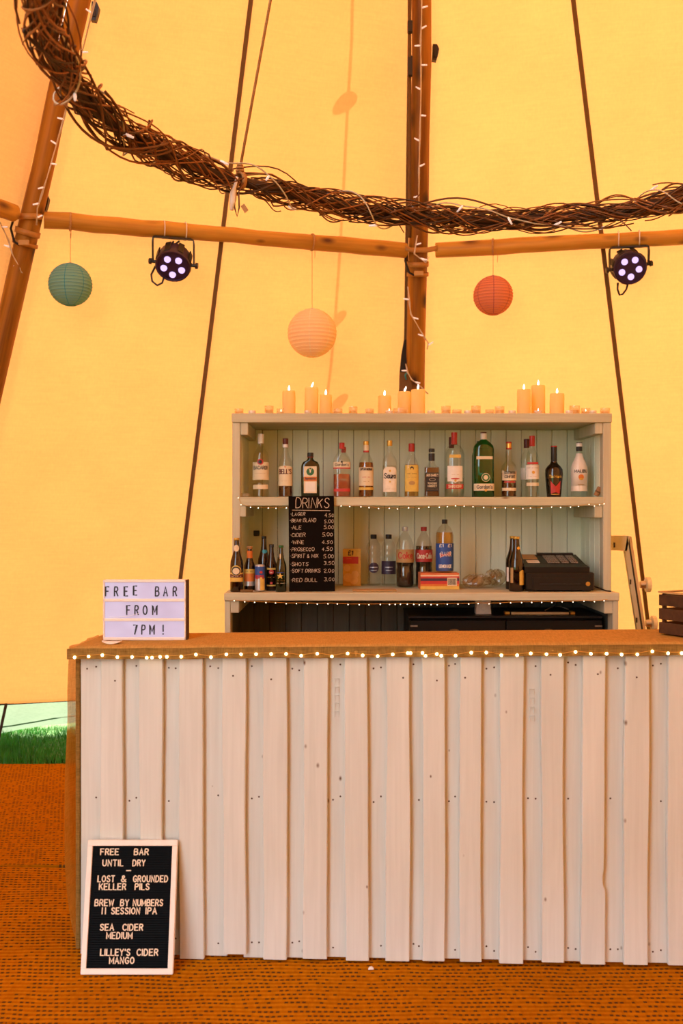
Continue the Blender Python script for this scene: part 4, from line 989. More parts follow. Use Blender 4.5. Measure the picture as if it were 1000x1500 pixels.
while x < 880:
    pts.append(W(x, 881.5 + 3.2*math.sin((x-360)/520*PI*1.2) + rr.uniform(-.6, .6), YC-.01)); x += 15 + rr.uniform(-1.5, 1.5) - (6 if 565 < x < 640 else 0)
pts += [W(884, 879, YC-.008), W(890, 878, YC-.006)]
string('tiny warm fairy lights strung under the lower counter edge', pts, 2, pts[10])

# ================================================================== bottles
def ringpt(rings, z):
    for (z0, a0, b0, e0), (z1, a1, b1, e1) in zip(rings, rings[1:]):
        if z0 <= z <= z1:
            s = (z-z0)/max(1e-9, z1-z0); return a0+(a1-a0)*s, b0+(b1-b0)*s, e0+(e1-e0)*s
    return rings[-1][1:]
def sup(a, b, e, t):
    c, s = math.cos(t), math.sin(t)
    return a*math.copysign(abs(c)**(2/e), c), b*math.copysign(abs(s)**(2/e), s)
def loft_se(rings, n=28, grow=0.):
    return MB().loft([[(*sup(max(.0005, a+grow), max(.0005, b+grow), e, 2*PI*k/n), z) for k in range(n)] for z, a, b, e in rings])
def patch(rings, z0, z1, half, off=.0007, top=None, nz=4, na=14, cen=0.):
    """a label following the body; half = half angle in radians (front is -y)"""
    v = []; f = []
    for j in range(nz+1):
        for i in range(na+1):
            u = -1 + 2*i/na; t = -PI/2 + cen + half*u
            zt = z1 + (top*(1-u*u) if top else 0); z = z0 + (zt-z0)*j/nz
            a, b, e = ringpt(rings, z); x, y = sup(a+off, b+off, e, t); v.append((x, y, z))
    for j in range(nz):
        for i in range(na): q = j*(na+1)+i; f.append((q, q+1, q+na+2, q+na+1))
    return MB().add(v, f)
def surfmap(rings, off=.0011):
    def g(X, Z, d):
        a, b, e = ringpt(rings, Z)
        if e > 2.2: return (X, -b*max(.02, 1 - min(.999, abs(X/a))**e)**(1/e) - off - d, Z)
        t = X/a; return ((a+off+d)*math.sin(t), -(b+off+d)*math.cos(t), Z)
    return g
SCB = 1.0
def bottle(name, label, px, Y, z, H, wpx, prof, gmat, liquid=None, level=0, cap=None, labels=(), text=(), depth=1.0, sq=2.0, cat='bottle', rot=0., extra=(), group=None):
    """prof: (height fraction, radius fraction of half width); necks turn round"""
    r = wpx/2/F*Y
    rings = []
    for h, q in prof:
        e = sq if q > .7 else 2.0; dd = depth if q > .7 else (1.0 if depth > .8 else min(1.0, depth/q))
        rings.append((h*H, q*r, q*r*dd, e))
    t_ = thing(name, label, cat, (xa(px, Y), Y, z + .0008), (0, 0, rot), group)
    loft_se(rings).build('glass', M[gmat], t_, True, auto=50)
    if liquid:
        lr = [(max(zz, .004), a-.0022, b-.0022, e) for zz, a, b, e in rings if zz < level*H and a > .006]
        a, b, e = ringpt(rings, level*H); lr.append((level*H, a-.0022, b-.0022, e))
        loft_se(lr).build('liquid', M[liquid], t_, True, auto=50)
    if cap:
        h0, h1, q, m = cap[:4]
        cr = [(h0*H, q*r, q*r, 2), (h0*H+.0015, q*r*1.03, q*r*1.03, 2), (h1*H-.0015, q*r*1.03, q*r*1.03, 2), (h1*H, q*r*.92, q*r*.92, 2)]
        loft_se(cr, 18).build('cap', M[m], t_, True, auto=40)
        for h2, h3, m2 in cap[4:]:
            loft_se([(h2*H, q*r*1.06, q*r*1.06, 2), (h3*H, q*r*1.06, q*r*1.06, 2)], 18).build('cap_band', M[m2], t_, True, auto=40)
    for k, lb_ in enumerate(labels):
        h0, h1, half, m = lb_[:4]; top = lb_[4] if len(lb_) > 4 else None; cen = lb_[5] if len(lb_) > 5 else 0
        patch(rings, h0*H, h1*H, half, .0006 + .00025*k, top*H if top else None, cen=cen).build('label', M[m], t_, True)
    for s, hz, hh, wd, m in text:
        hgt = hh*H; wid = wd*2*r; w_ = text_w(s, hgt, 1.2, 1.0); sx = wid/w_; b = MB()
        letters(b, s, -wid/2, hz*H, hgt, hgt*.085, sx, 1.2*sx, 2.6*sx, th=.0004, mapf=surfmap(rings, .0018)); b.build('lettering', M[m], t_)
    for ex in extra: ex(t_, rings, r, H)
    return t_
def disc(cx, hz, rad, m, nm='emblem', asp=1.0, n=18, off=.0022, pts=None):
    def g(t_, rings, r, H):
        mp = surfmap(rings, off); c = (cx*r, hz*H)
        ps = [(c[0] + rad*r*math.cos(2*PI*k/n), c[1] + rad*r*asp*math.sin(2*PI*k/n)) for k in range(n)] if pts is None else [(c[0]+a*rad*r, c[1]+b*rad*r) for a, b in pts]
        v = [mp(*c, .0003)] + [mp(x, z, .0003) for x, z in ps]; k = len(ps)
        MB().add(v, [(0, 1+i, 1+(i+1) % k) for i in range(k)]).build(nm, M[m], t_)
    return g
ZS = ZM1; YS = 5.17
def hpx(top, base, Y): return (base-top)/F*Y
STD = [(0, .93), (.012, 1), (.56, 1), (.64, .92), (.72, .62), (.78, .40), (.82, .34), (.97, .33), (1, .33)]
BAC = [(0, .92), (.012, 1), (.52, 1), (.60, .985), (.68, .88), (.74, .62), (.79, .40), (.83, .34), (.985, .33), (1, .33)]
G = 'spirit bottles on the middle shelf'
def tb(y): return (y - 727.5)
B = lambda name, label, px, top, w, **k: bottle(name, label, px, k.pop('Y', YS), ZS, hpx(top, 728, YS) * k.pop('hs', 1.0), w, group=G, **k)
B('rum_bottle', 'clear white rum bottle with cream label, leftmost of the spirits', 382, 635, 24, prof=BAC, gmat='g_clear', liquid='l_clear', level=.22, cap=(.845, .995, .36, 'labelw'),
  labels=((.27, .545, 1.35, 'label'), (.125, .195, 1.1, 'label')), text=(('BACARDI', .435, .05, .88, 'ink'), ('--- ---- --', .36, .02, .6, 'card')), extra=(disc(0, .55, .36, 'redl'), disc(0, .55, .22, 'labelk', off=.003)))
B('whisky_bottle', 'amber whisky bottle with tall cream label beside the white rum', 418, 642, 21, prof=[(0, .93), (.012, 1), (.50, 1), (.60, .93), (.67, .66), (.74, .47), (.80, .38), (.985, .35), (1, .35)], gmat='g_clear', liquid='l_dark', level=.20,
  cap=(.90, 1, .38, 'darkred', (.845, .90, 'labelw')), labels=((.19, .50, 1.3, 'label', .03),), text=(("BELL'S", .395, .075, .9, 'darkred'), ('-- --- -', .26, .025, .5, 'card')), extra=(disc(0, .51, .10, 'orange'),))
B('herbal_liqueur_bottle', 'flat dark green square bottle with orange banded label', 454.5, 663, 27, prof=[(0, .96), (.012, 1), (.66, 1), (.73, .95), (.79, .78), (.83, .42), (.87, .30), (.99, .30), (1, .28)], gmat='g_dgreen', liquid='l_cola', level=.7,
  cap=(.90, 1, .33, 'black', (.895, .905, 'redl')), depth=.55, sq=5.5, labels=(), text=(('J\u00e4germeister', .395, .045, .62, 'ink'),),
  extra=tuple([lambda t_, rings, r, H: [MB().box(-.70*r, .70*r, -.55*r-.0012, -.55*r-.0002, .09*H, .69*H).build('label', M['label'], t_), MB().box(-.70*r, .70*r, -.55*r-.0016, -.55*r-.0012, .355*H, .455*H).build('label_band', M['orange'], t_),
     MB().box(-.52*r, .52*r, -.55*r-.0015, -.55*r-.0011, .12*H, .34*H).build('label_panel', M['labelw'], t_)],
     disc(0, .57, .42, 'greenl'), disc(0, .60, .28, 'label', off=.0030, pts=[(-.9, .9), (-.35, .25), (-.2, -.9), (.2, -.9), (.35, .25), (.9, .9), (.3, .55), (0, .25), (-.3, .55)])]))
GOR = [(0, .94), (.012, 1), (.66, 1), (.72, .92), (.79, .62), (.83, .40), (.86, .30), (.985, .28), (1, .28)]
pk = dict(prof=GOR, gmat='g_clear', liquid='l_pink', level=.42, cap=(.885, .995, .31, 'redl'), depth=.72, sq=3.2)
B('pink_gin_bottle', 'pink gin bottle with red cap behind its front twin', 503, 652, 22, Y=5.30, **{**pk})
B('pink_gin_bottle', 'pink gin bottle with cream collar label and red cap, in front', 500.5, 648, 25, **pk, labels=((.54, .64, 1.45, 'label'), (.515, .54, 1.45, 'redl'), (.10, .155, 1.1, 'redl')), text=(("Gordon's", .565, .05, .78, 'ink'),), extra=(disc(0, .64, .12, 'labelk'), ))
B('spiced_rum_bottle', 'amber spiced rum bottle with cream shield label', 536, 646, 22, prof=STD, gmat='g_clear', liquid='l_amber', level=.62, cap=(.93, 1, .36, 'gold', (.83, .93, 'label'), (.80, .83, 'redl')),
  labels=((.20, .53, 1.3, 'label', -.0), (.125, .175, 1.3, 'labely')), text=(('CAPTAIN MORGAN', .475, .04, .85, 'ink'), ('--- --', .33, .05, .5, 'redl'), ('-- -', .255, .045, .35, 'card')))
B('tequila_bottle', 'clear silver tequila bottle with arched grey label', 570.5, 645, 21, prof=[(0, .95), (.012, 1), (.60, 1), (.66, .93), (.71, .72), (.76, .45), (.80, .36), (.99, .34), (1, .33)], gmat='g_clear', liquid='l_clear', level=.55, cap=(.90, 1, .37, 'gold'), sq=3.5, depth=.85,
  labels=((.09, .47, 1.0, 'skin_paper', .06),), text=(('Sauza', .33, .085, .75, 'ink'), ('--- --', .13, .03, .6, 'card')), extra=(disc(0, .46, .16, 'gold'), disc(0, .27, .13, 'labely')))
B('gold_tequila_bottle', 'gold tequila bottle with red cap and yellow label', 602.5, 649, 21, prof=[(0, .95), (.012, 1), (.56, 1), (.64, .90), (.71, .66), (.77, .42), (.80, .34), (.99, .34), (1, .33)], gmat='g_clear', liquid='l_gold', level=.6, cap=(.845, .995, .40, 'red'), sq=3.2, depth=.85,
  labels=((.10, .59, 1.1, 'labely'),), text=(('-- ---', .41, .045, .62, 'ink'), ('--- -- --', .35, .03, .62, 'card')), extra=(disc(0, .53, .26, 'labelk'), disc(0, .515, .17, 'labely', off=.003), disc(0, .26, .45, 'card', asp=.6)))
B('whiskey_bottle', 'square dark whiskey bottle with black and white label', 632, 657, 22, prof=[(0, .97), (.012, 1), (.57, 1), (.62, .95), (.65, .55), (.70, .42), (.76, .38), (.985, .34), (1, .34)], gmat='g_clear', liquid='l_dark', level=.61, cap=(.93, 1, .38, 'black', (.75, .90, 'labelk')), sq=7, depth=.95,
  extra=tuple([lambda t_, rings, r, H: [MB().box(-.86*r, .86*r, -.95*r-.0012, -.95*r-.0002, .12*H, .50*H).build('label', M['labelk'], t_)],
   disc(0, .36, .42, 'label', asp=.45), disc(0, .36, .38, 'labelk', asp=.42, off=.0030)]), text=(("JACK DANIEL'S", .425, .05, .8, 'label'), ('TENNESSEE', .265, .032, .6, 'label'), ('WHISKEY', .205, .04, .6, 'label'), ('-- --- --', .15, .03, .7, 'card')))
SMI = [(0, .90), (.01, .96), (.10, 1), (.66, 1), (.72, .93), (.78, .66), (.81, .36), (.83, .30), (.985, .27), (1, .27)]
B('vodka_bottle', 'red capped vodka bottle mostly hidden behind the big vodka bottle', 661, 637, 20, Y=5.32, prof=SMI, gmat='g_clear', cap=(.82, 1, .38, 'darkred'))
B('vodka_bottle', 'large clear vodka bottle with red cap and white shield label', 665, 633, 29, prof=SMI, gmat='g_clear', liquid='l_clear', level=.3, cap=(.81, .998, .30, 'red'),
  labels=((.24, .475, .85, 'labelw'), (.125, .20, 1.0, 'redl'), (.60, .65, .6, 'labely')), text=(('SMIRNOFF', .14, .045, .7, 'label'), ('--- --', .33, .03, .35, 'card')), extra=(disc(0, .255, .5, 'labelw', pts=[(-1, 0), (0, -.5), (1, 0), (.9, .5), (-.9, .5)]), disc(0, .28, .45, 'redl', asp=.18), disc(0, .25, .12, 'gold', off=.003)))
GG = [(0, .94), (.012, 1), (.74, 1), (.79, .92), (.84, .66), (.875, .36), (.89, .29), (.99, .28), (1, .28)]
B('gin_bottle', 'black capped bottle peeping out behind the large green gin bottle', 702, 643, 22, Y=5.33, prof=GG, gmat='g_green', cap=(.90, 1, .33, 'black'))
B('gin_bottle', 'large bright green gin bottle with white cap, in front', 708, 633, 30, prof=GG, gmat='g_green', liquid='l_clear', level=.45, cap=(.885, .985, .29, 'labelw', (.985, .998, 'darkred')), sq=3.0, depth=.8,
  labels=((.10, .205, 1.4, 'label'), (.58, .625, .75, 'label')), text=(("Gordon's", .13, .05, .75, 'ink'),), extra=(disc(.1, .30, .42, 'label'), disc(.1, .30, .37, 'greenl', off=.003), disc(.1, .30, .22, 'label', off=.0036), disc(.1, .105, .13, 'gold', off=.003)))
B('liqueur_bottle', 'bulb necked whiskey liqueur bottle with cream label, dark liquid below', 745, 647, 22, prof=[(0, .93), (.012, 1), (.50, 1), (.57, .92), (.62, .66), (.65, .44), (.70, .40), (.74, .47), (.80, .45), (.85, .33), (.985, .31), (1, .31)], gmat='g_clear', liquid='l_dark', level=.44, cap=(.865, 1, .36, 'red', (.89, .97, 'gold')),
  labels=((.30, .49, 1.2, 'label', -.05), (.115, .165, 1.2, 'label'), (.26, .285, .8, 'redl')), text=(('SOUTHERN', .415, .045, .78, 'ink'), ('COMFORT', .345, .045, .72, 'ink')))
V2 = [(0, .93), (.012, 1), (.58, 1), (.66, .92), (.73, .66), (.78, .42), (.81, .34), (.985, .34), (1, .33)]
B('vodka_bottle', 'red capped clear spirit bottle half hidden behind its twin', 771, 640, 20, Y=5.30, prof=V2, gmat='g_clear', labels=((.30, .50, 1.2, 'skin_paper'),), cap=(.845, .995, .40, 'darkred'))
B('vodka_bottle', 'slim red capped clear spirit bottle with white and red label', 779, 638, 20, prof=V2, gmat='g_clear', liquid='l_clear', level=.4, cap=(.83, .998, .40, 'red'), labels=((.29, .52, 1.25, 'labelw'), (.53, .565, .9, 'redl'), (.18, .235, 1.1, 'label')), text=(("-- - ---", .455, .035, .8, 'ink'), ('-- ---', .32, .03, .5, 'card')), extra=(disc(0, .40, .22, 'gold'),))
B('coffee_liqueur_bottle', 'black flask shaped liqueur bottle with red triangular label', 811, 653, 26, prof=[(0, .74), (.012, .78), (.20, .88), (.45, 1), (.54, .97), (.60, .75), (.65, .45), (.70, .33), (.985, .31), (1, .30)], gmat='g_black', liquid='l_cola', level=.5, cap=(.70, .985, .335, 'black', (.975, 1.0, 'red')),
  text=(('Tia Maria', .375, .05, .7, 'gold'),), extra=(disc(0, .10, .62, 'redl', pts=[(-.8, -.3), (.8, -.3), (.9, 2.0), (.25, 1.25), (0, 1.0), (-.25, 1.25), (-.9, 2.0)]), disc(0, .055, .5, 'gold', asp=.12)))
B('coconut_rum_bottle', 'white coconut rum bottle with black banded cap, rightmost of the spirits', 848, 648, 24, prof=[(0, .94), (.012, .99), (.20, .96), (.45, 1), (.54, .97), (.62, .80), (.72, .48), (.80, .36), (.985, .34), (1, .34)], gmat='g_clear', cap=(.84, 1, .36, 'black', (.925, .985, 'labelw')),
  extra=tuple([lambda t_, rings, r, H: loft_se([q for q in [(z, a+.0006, b+.0006, e) for z, a, b, e in rings] if .15*H < q[0] < .84*H]).build('white_coat', M['malibu'], t_, True), lambda t_, rings, r, H: patch([(z, a+.0006, b+.0006, e) for z, a, b, e in rings], .11*H, .21*H, PI*.98, .0003).build('coat_edge', M['malibu'], t_, True),
   disc(0, .365, .32, 'orange', off=.003), disc(0, .33, .26, 'gold', asp=.5, off=.0036), disc(0, .23, .4, 'card', asp=.1, off=.003)]), text=(('MALIBU', .445, .055, .78, 'ink'),))
# odd bits at the ends of the middle shelf
c = W(358.5, 727, 5.09); t_ = thing('glass_stopper', 'small clear glass stopper at the left end of the middle shelf', 'stopper', (c.x, c.y, ZS+.001))
loft_se([(0, .024, .020, 2), (.006, .030, .024, 2), (.014, .028, .022, 2), (.020, .018, .014, 2)]).build('knob', M['waxglass'], t_, True); loft_se([(.020, .012, .010, 2), (.026, .014, .012, 2)], 14).build('lip', M['g_clear'], t_, True)
c = W(874, 727, 5.09); t_ = thing('cork_stopper', 'tilted brown cork lying at the right end of the middle shelf', 'cork', (c.x, c.y, ZS+.018)); t_.rotation_euler = (0, R(28), 0)
MB().lathe([(-.012, .011), (-.01, .013), (.034, .014), (.036, .012)], 14).build('body', M['cork'], t_, True, auto=40); MB().lathe([(.005, .0144), (.012, .0146)], 14).build('band', M['webbing'], t_, True)

# ------------------------------------------------------------------ counter: beers, can, soft drinks
BEER = [(0, .93), (.012, 1), (.50, 1), (.58, .94), (.66, .72), (.75, .52), (.86, .42), (.965, .38), (1, .40)]
G = 'bottles on the lower counter'
def C_(name, label, px, top, base, w, Y, **k): return bottle(name, label, px, Y, ZC1, hpx(top, base, Y), w, group=G, **k)
C_('beer_bottle', 'brown beer bottle with oval neck label, leftmost on the counter', 346.5, 786, 864, 19, 4.975, prof=BEER, gmat='g_brown', liquid='l_cola', level=.6, cap=(.965, 1.01, .42, 'gold'),
   labels=((.19, .36, 1.4, 'labely'), (.27, .33, 1.4, 'darkred')), text=(('-- -- -', .275, .04, .8, 'label'),), extra=(disc(0, .40, .80, 'labely'), disc(0, .395, .68, 'labelk', off=.003), disc(0, .39, .5, 'label', off=.0036), disc(0, .815, .40, 'label', asp=1.3)))
C_('beer_bottle', 'brown beer bottle with orange neck foil and orange label', 365.5, 799, 863.5, 16, 5.02, prof=BEER, gmat='g_brown', liquid='l_cola', level=.6, cap=(.955, 1.01, .50, 'cork', (.72, .91, 'orange'), (.70, .725, 'labelw')), labels=((.22, .50, 1.3, 'orange'), (.40, .50, 1.3, 'labely'), (.12, .22, 1.3, 'silver')), text=(('-- --', .42, .07, .6, 'ink'),))
CAN = [(0, .70), (.03, .90), (.06, 1), (.93, 1), (.965, .9), (.97, .84), (1, .84)]
C_('energy_drink_can', 'slim blue and silver energy drink can among the beer bottles', 380.8, 823.5, 863, 15, 4.985, prof=CAN, gmat='silver', cat='can', labels=((.06, .93, 1.5, 'blue'), (.06, .50, .8, 'silver', .0, -.5), (.06, .5, .5, 'labely', 0, .6)), text=(('RED BULL', .48, .13, .85, 'redl'),), extra=(disc(.25, .72, .28, 'redl', asp=.9), disc(.25, .5, .22, 'labely')))
C_('beer_bottle', 'tall dark beer bottle with teal neck sticker behind the can', 386.5, 786, 863, 18, 5.12, prof=BEER, gmat='g_brown', liquid='l_cola', level=.6, cap=(.965, 1.01, .40, 'black'), extra=(disc(.15, .72, .38, 'teal', asp=.8),))
C_('beer_bottle', 'dark beer bottle with red dot label between can and green bottle', 397.5, 796, 863, 16, 5.04, prof=BEER, gmat='g_brown', liquid='l_cola', level=.6, cap=(.94, 1.01, .42, 'labelk'), labels=((.46, .50, .9, 'labely'), (.10, .13, .9, 'labely')), text=(('-- -', .27, .06, .6, 'labely'),), extra=(disc(.05, .41, .42, 'redl'), disc(.05, .17, .22, 'redl'), disc(.05, .40, .22, 'label', asp=.3, off=.003)))
star = [(math.sin(2*PI*k/10)*(1 if k % 2 == 0 else .42), math.cos(2*PI*k/10)*(1 if k % 2 == 0 else .42)) for k in range(10)]
C_('beer_bottle', 'green beer bottle with yellow star beside the drinks board', 411.5, 798, 865, 16, 4.975, prof=BEER, gmat='g_dgreen', liquid='l_cola', level=.6, cap=(.96, 1.01, .43, 'greenl'), text=(('--- -----', .17, .045, .8, 'label'), ('-- ---', .23, .03, .7, 'gold')), extra=(disc(-.1, .345, .62, 'labely', pts=star), disc(-.05, .42, .75, 'blue', asp=.10), disc(-.1, .77, .10, 'label', asp=5)))
c = W(362, 863, 4.95); t_ = thing('bottle_opener', 'small brown wooden bottle opener lying before the beer bottles', 'opener', (c.x, 4.935, ZC1+.001))
MB().box(-.034, .03, -.006, .006, 0, .013, .003).build('handle', M['webbing'], t_); MB().box(.03, .038, -.008, .008, .002, .010, .002).build('tip', M['steel'], t_)

# drinks board
bd2 = thing('drinks_chalkboard', 'tall narrow black chalkboard price list headed drinks', 'chalkboard', (xa(457, 4.985), 4.978, ZC1+.001)); bwid = 67/F*4.985; bh = ZM1 + .004 - ZC1
bd2.rotation_euler = (R(-3.4), R(-.6), 0)
MB().box(-bwid/2, bwid/2, -.004, .004, 0, bh, .001).build('board', M['chalkboard'], bd2)
rr = random.Random(17)
def chk(x, y): return -bwid/2 + (x - 80)/690*bwid, bh*(1 - (y - 80)/1365)
def chalk(s, x0, x1, yb, hp, w=.0009, j=.0006):
    X0_, Z_ = chk(x0, yb); X1_, _ = chk(x1, yb); h = hp/1365*bh; tw = text_w(s, h, 1.4); sx = (X1_-X0_)/tw
    b = MB(); letters(b, s, X0_, Z_, h, w, sx, 1.4*sx, 2.6*sx, y=-.004, jit=j, rnd=rr, th=.0006, slant=.06); b.build('chalk_text', M['chalk'], bd2)
chalk('DRINKS', 190, 685, 250, 135, .0015, .0012)
b = MB(); p0, p1 = chk(135, 280), chk(708, 293); b.add([(p0[0], -.0046, p0[1]+.0014), (p0[0], -.0046, p0[1]-.001), (p1[0], -.0046, p1[1]-.0018), (p1[0], -.0046, p1[1]+.0014)], [(0, 1, 2, 3)]); b.build('chalk_line', M['chalk'], bd2)
for s, a, z_, yb, pr, c0, c1, yp in (('LAGER', 132, 330, 362, '4.50', 628, 768, 385), ('BEAR ISLAND', 122, 488, 452, '5.00', 620, 765, 470), ('ALE', 135, 265, 555, '5.00', 610, 765, 555), ('CIDER', 125, 328, 662, '5.00', 582, 750, 660),
    ('WINE', 138, 305, 765, '4.50', 582, 748, 768), ('PROSECCO', 124, 460, 868, '4.50', 582, 740, 868), ('SPIRIT & MIX', 125, 520, 962, '5.00', 598, 758, 972), ('SHOTS', 124, 370, 1078, '3.50', 605, 768, 1068), ('SOFT DRINKS', 128, 550, 1172, '2.00', 600, 768, 1178), ('RED BULL', 132, 505, 1305, '3.00', 608, 770, 1300)):
    chalk(s, a, z_, yb, 50); chalk(pr, c0, c1-6, yp, 50); x, z_ = chk(a-16, yb-26); MB().box(x-.0012, x+.0012, -.0048, -.004, z_-.0012, z_+.0012).build('chalk_dot', M['chalk'], bd2)

# biscuit carton
c = xa(515, 5.34); bx_ = thing('snack_carton', 'tall yellow and orange snack carton marked one pound', 'carton', (c, 5.34, ZC1+.001), (0, 0, R(-4))); w_, h_ = 26/F*5.34, 54/F*5.34
MB().box(-w_/2, w_/2, 0, .05, 0, h_, .001).build('carton', plain('carton_yellow', (.62, .34, .05), .55), bx_); MB().box(-w_/2, w_/2-.012, -.0008, 0, h_*.60, h_*.79).build('print_band', M['redl'], bx_)
MB().box(-w_/2, w_/2, -.0008, 0, h_*.79, h_).build('print_band', M['labely'], bx_)
b = MB(); letters(b, '\u00a31', -w_*.2, h_*.835, h_*.12, .0022, 1.1, 1.3, y=-.0008, th=.0005); b.build('lettering', M['ink'], bx_)
b = MB(); letters(b, '--- -----', -w_*.3, h_*.715, h_*.035, .0006, .9, 1.0, y=-.0008, th=.0005); b.build('lettering', M['labely'], bx_)
for x, z, r_ in ((-.02, .045, .024), (.012, .03, .022), (.018, .062, .02), (-.025, .095, .018)):
    n = 16; MB().add([(x, -.0012, z)] + [(max(-w_/2, min(w_/2, x + r_*math.cos(2*PI*k/n))), -.0012, max(.002, z + r_*math.sin(2*PI*k/n))) for k in range(n)], [(0, 1+i, 1+(i+1) % n) for i in range(n)]).build('print_biscuit', plain('biscuit_print', (.72, .44, .13), .6), bx_)
# water bottles
WAT = [(0, .88), (.015, .98), (.08, 1), (.16, .96), (.20, 1), (.52, 1), (.55, .93), (.58, 1), (.64, 1), (.67, .93), (.70, 1), (.76, .97), (.83, .80), (.90, .50), (.93, .38), (1, .38)]
for px, lab, lx in ((547, 'clear plastic water bottle with round dark label, left of the pair', True), (569, 'clear plastic water bottle with dark band label, right of the pair', False)):
    C_('water_bottle', lab, px, 779, 853, 21, 5.40, prof=WAT, gmat='pet', cap=(.915, 1, .42, 'labelk'), labels=() if lx else ((.22, .48, 1.4, 'purple'),), extra=(disc(0, .35, .72, 'purple'), disc(0, .36, .55, 'silver', asp=.16, off=.003), disc(0, .30, .45, 'silver', asp=.1, off=.003)))
PET = [(0, .80), (.02, .96), (.06, 1), (.30, 1), (.34, .95), (.38, 1), (.62, 1), (.70, .96), (.80, .74), (.88, .42), (.92, .28), (1, .28)]
C_('cola_bottle', 'large diet cola bottle with tan label and grey cap', 593, 770, 858, 26, 5.27, prof=PET, gmat='pet', liquid='l_cola', level=.60, cap=(.93, 1, .34, 'silver'), labels=((.41, .63, 1.45, 'card'),), text=(('Coke', .48, .10, .85, 'redl'),))
C_('cola_bottle', 'large cola bottle with red label and red cap', 620.5, 770, 857, 25, 5.31, prof=PET, gmat='pet', liquid='l_cola', level=.68, cap=(.93, 1, .34, 'red'), labels=((.42, .62, 1.45, 'redl'),), text=(('Coca-Cola', .475, .085, .92, 'label'),), extra=())
bxY = 5.10; bw_ = 57/F*bxY; bhh = 24/F*bxY
cb_ = thing('card_box', 'low striped red, orange and yellow box under the lemonade bottle', 'box', (xa(644, bxY), bxY, ZC1+.001), (0, 0, R(2)))
MB().box(-bw_/2, bw_/2, 0, .11, 0, bhh, .001).build('box', plain('box_orange', (.62, .16, .05), .5), cb_)
for z0, z1, m_ in ((0, .2, 'labely'), (.2, .33, 'orange'), (.33, .52, 'redl'), (.52, .68, 'purple'), (.68, .80, 'redl'), (.80, .88, 'label')): MB().box(-bw_/2, bw_/2, -.0008, 0, bhh*z0, bhh*z1).build('stripe', M[m_], cb_)
MB().box(bw_*.19, bw_*.44, -.0014, -.0006, bhh*.22, bhh*.72).build('barcode_patch', M['label'], cb_)
b = MB(); rr = random.Random(3); x = bw_*.205
while x < bw_*.42:
    q = rr.uniform(.0006, .002); b.box(x, x+q, -.0018, -.0013, bhh*.28, bhh*.66); x += q + rr.uniform(.0007, .0018)
o = b.build('barcode', M['ink'], cb_); o['kind'] = 'stuff'
bottle('lemonade_bottle', 'blue labelled lemonade bottle standing on the striped box', 651, bxY+.055, ZC1+bhh+.002, hpx(761, 838, 5.15), 26, [(0, .85), (.02, .97), (.05, 1), (.70, 1), (.77, .92), (.85, .66), (.90, .36), (.93, .28), (1, .28)], 'pet', 'l_gold', .76, (.92, 1, .31, 'black'),
   ((.03, .55, 1.5, 'blue'),), (('LEMONADE', .09, .06, .72, 'labelw'), ('\u00a31  \u00a31', .485, .05, .7, 'labelw')), group=G, extra=(disc(0, .33, .60, 'labelw', pts=[(-1, -.5), (1.05, -.1), (1.0, .72), (-1.1, .35)]), disc(0, .33, .55, 'redl', off=.003, pts=[(-1, -.48), (1.03, -.08), (.96, .68), (-1.06, .33)]),
   lambda t_, rings, r, H: (lambda b: (letters(b, 'BARR', -.5*r, .305*H, .085*H, .0009, .72, .9, th=.0004, mapf=surfmap(rings, .0040)), b.build('lettering', M['labelw'], t_)))(MB())))
# flat card and crumpled wrapper
o = MB().box(-.11, .11, -.05, .05, 0, .006, .001).build('card_menu', M['card']); o.location = (xa(548, 5.03), 5.02, ZC1+.001); tag(o, 'flat brown card lying before the water bottles', 'card')
def wrapper(px, Y, R0, lab, seed, hh):
    rr = random.Random(seed); t_ = thing('plastic_wrapper', lab, 'wrapper', (xa(px, Y), Y, ZC1+.003))
    for q in range(3):
        b = MB(); n, m = 12, 8; rings = []
        for j in range(m):
            a = PI*(.06 + .88*j/(m-1))
            rings.append([(R0*math.sin(a)*math.cos(2*PI*i/n)*rr.uniform(.55, 1.1) + (q-1)*R0*.5, R0*.7*math.sin(a)*math.sin(2*PI*i/n)*rr.uniform(.55, 1.1), hh*.5*(1-math.cos(a)*rr.uniform(.7, 1.0))) for i in range(n)])
        b.loft(rings).build('film', M['film'], t_)
M['film'] = glass('crinkled_clear_film', (.90, .82, .70), .12, (.55, .42, .26), .12)
wrapper(697, 5.18, .055, 'crumpled clear plastic wrapper right of the striped box', 3, .075); wrapper(725, 5.30, .042, 'crumpled clear wrapper beside the dark ale bottle', 5, .095)
C_('ale_bottle', 'dark ale bottle hidden behind its twin near the cash register', 751, 785, 862, 21, 5.13, prof=BEER, gmat='g_brown', liquid='l_cola', level=.6, cap=(.965, 1.01, .42, 'gold'), labels=((.15, .42, .5, 'labelw', 0, -.7),))
C_('ale_bottle', 'dark ale bottle with gold scroll label left of the cash register', 756, 785, 864, 22, 5.0, prof=BEER, gmat='g_brown', liquid='l_cola', level=.6, cap=(.965, 1.01, .42, 'gold'), labels=((.12, .36, .5, 'labely', .04, .75), (.16, .44, .22, 'card', .0, -.8)), extra=(disc(.2, .80, .2, 'gold'),))

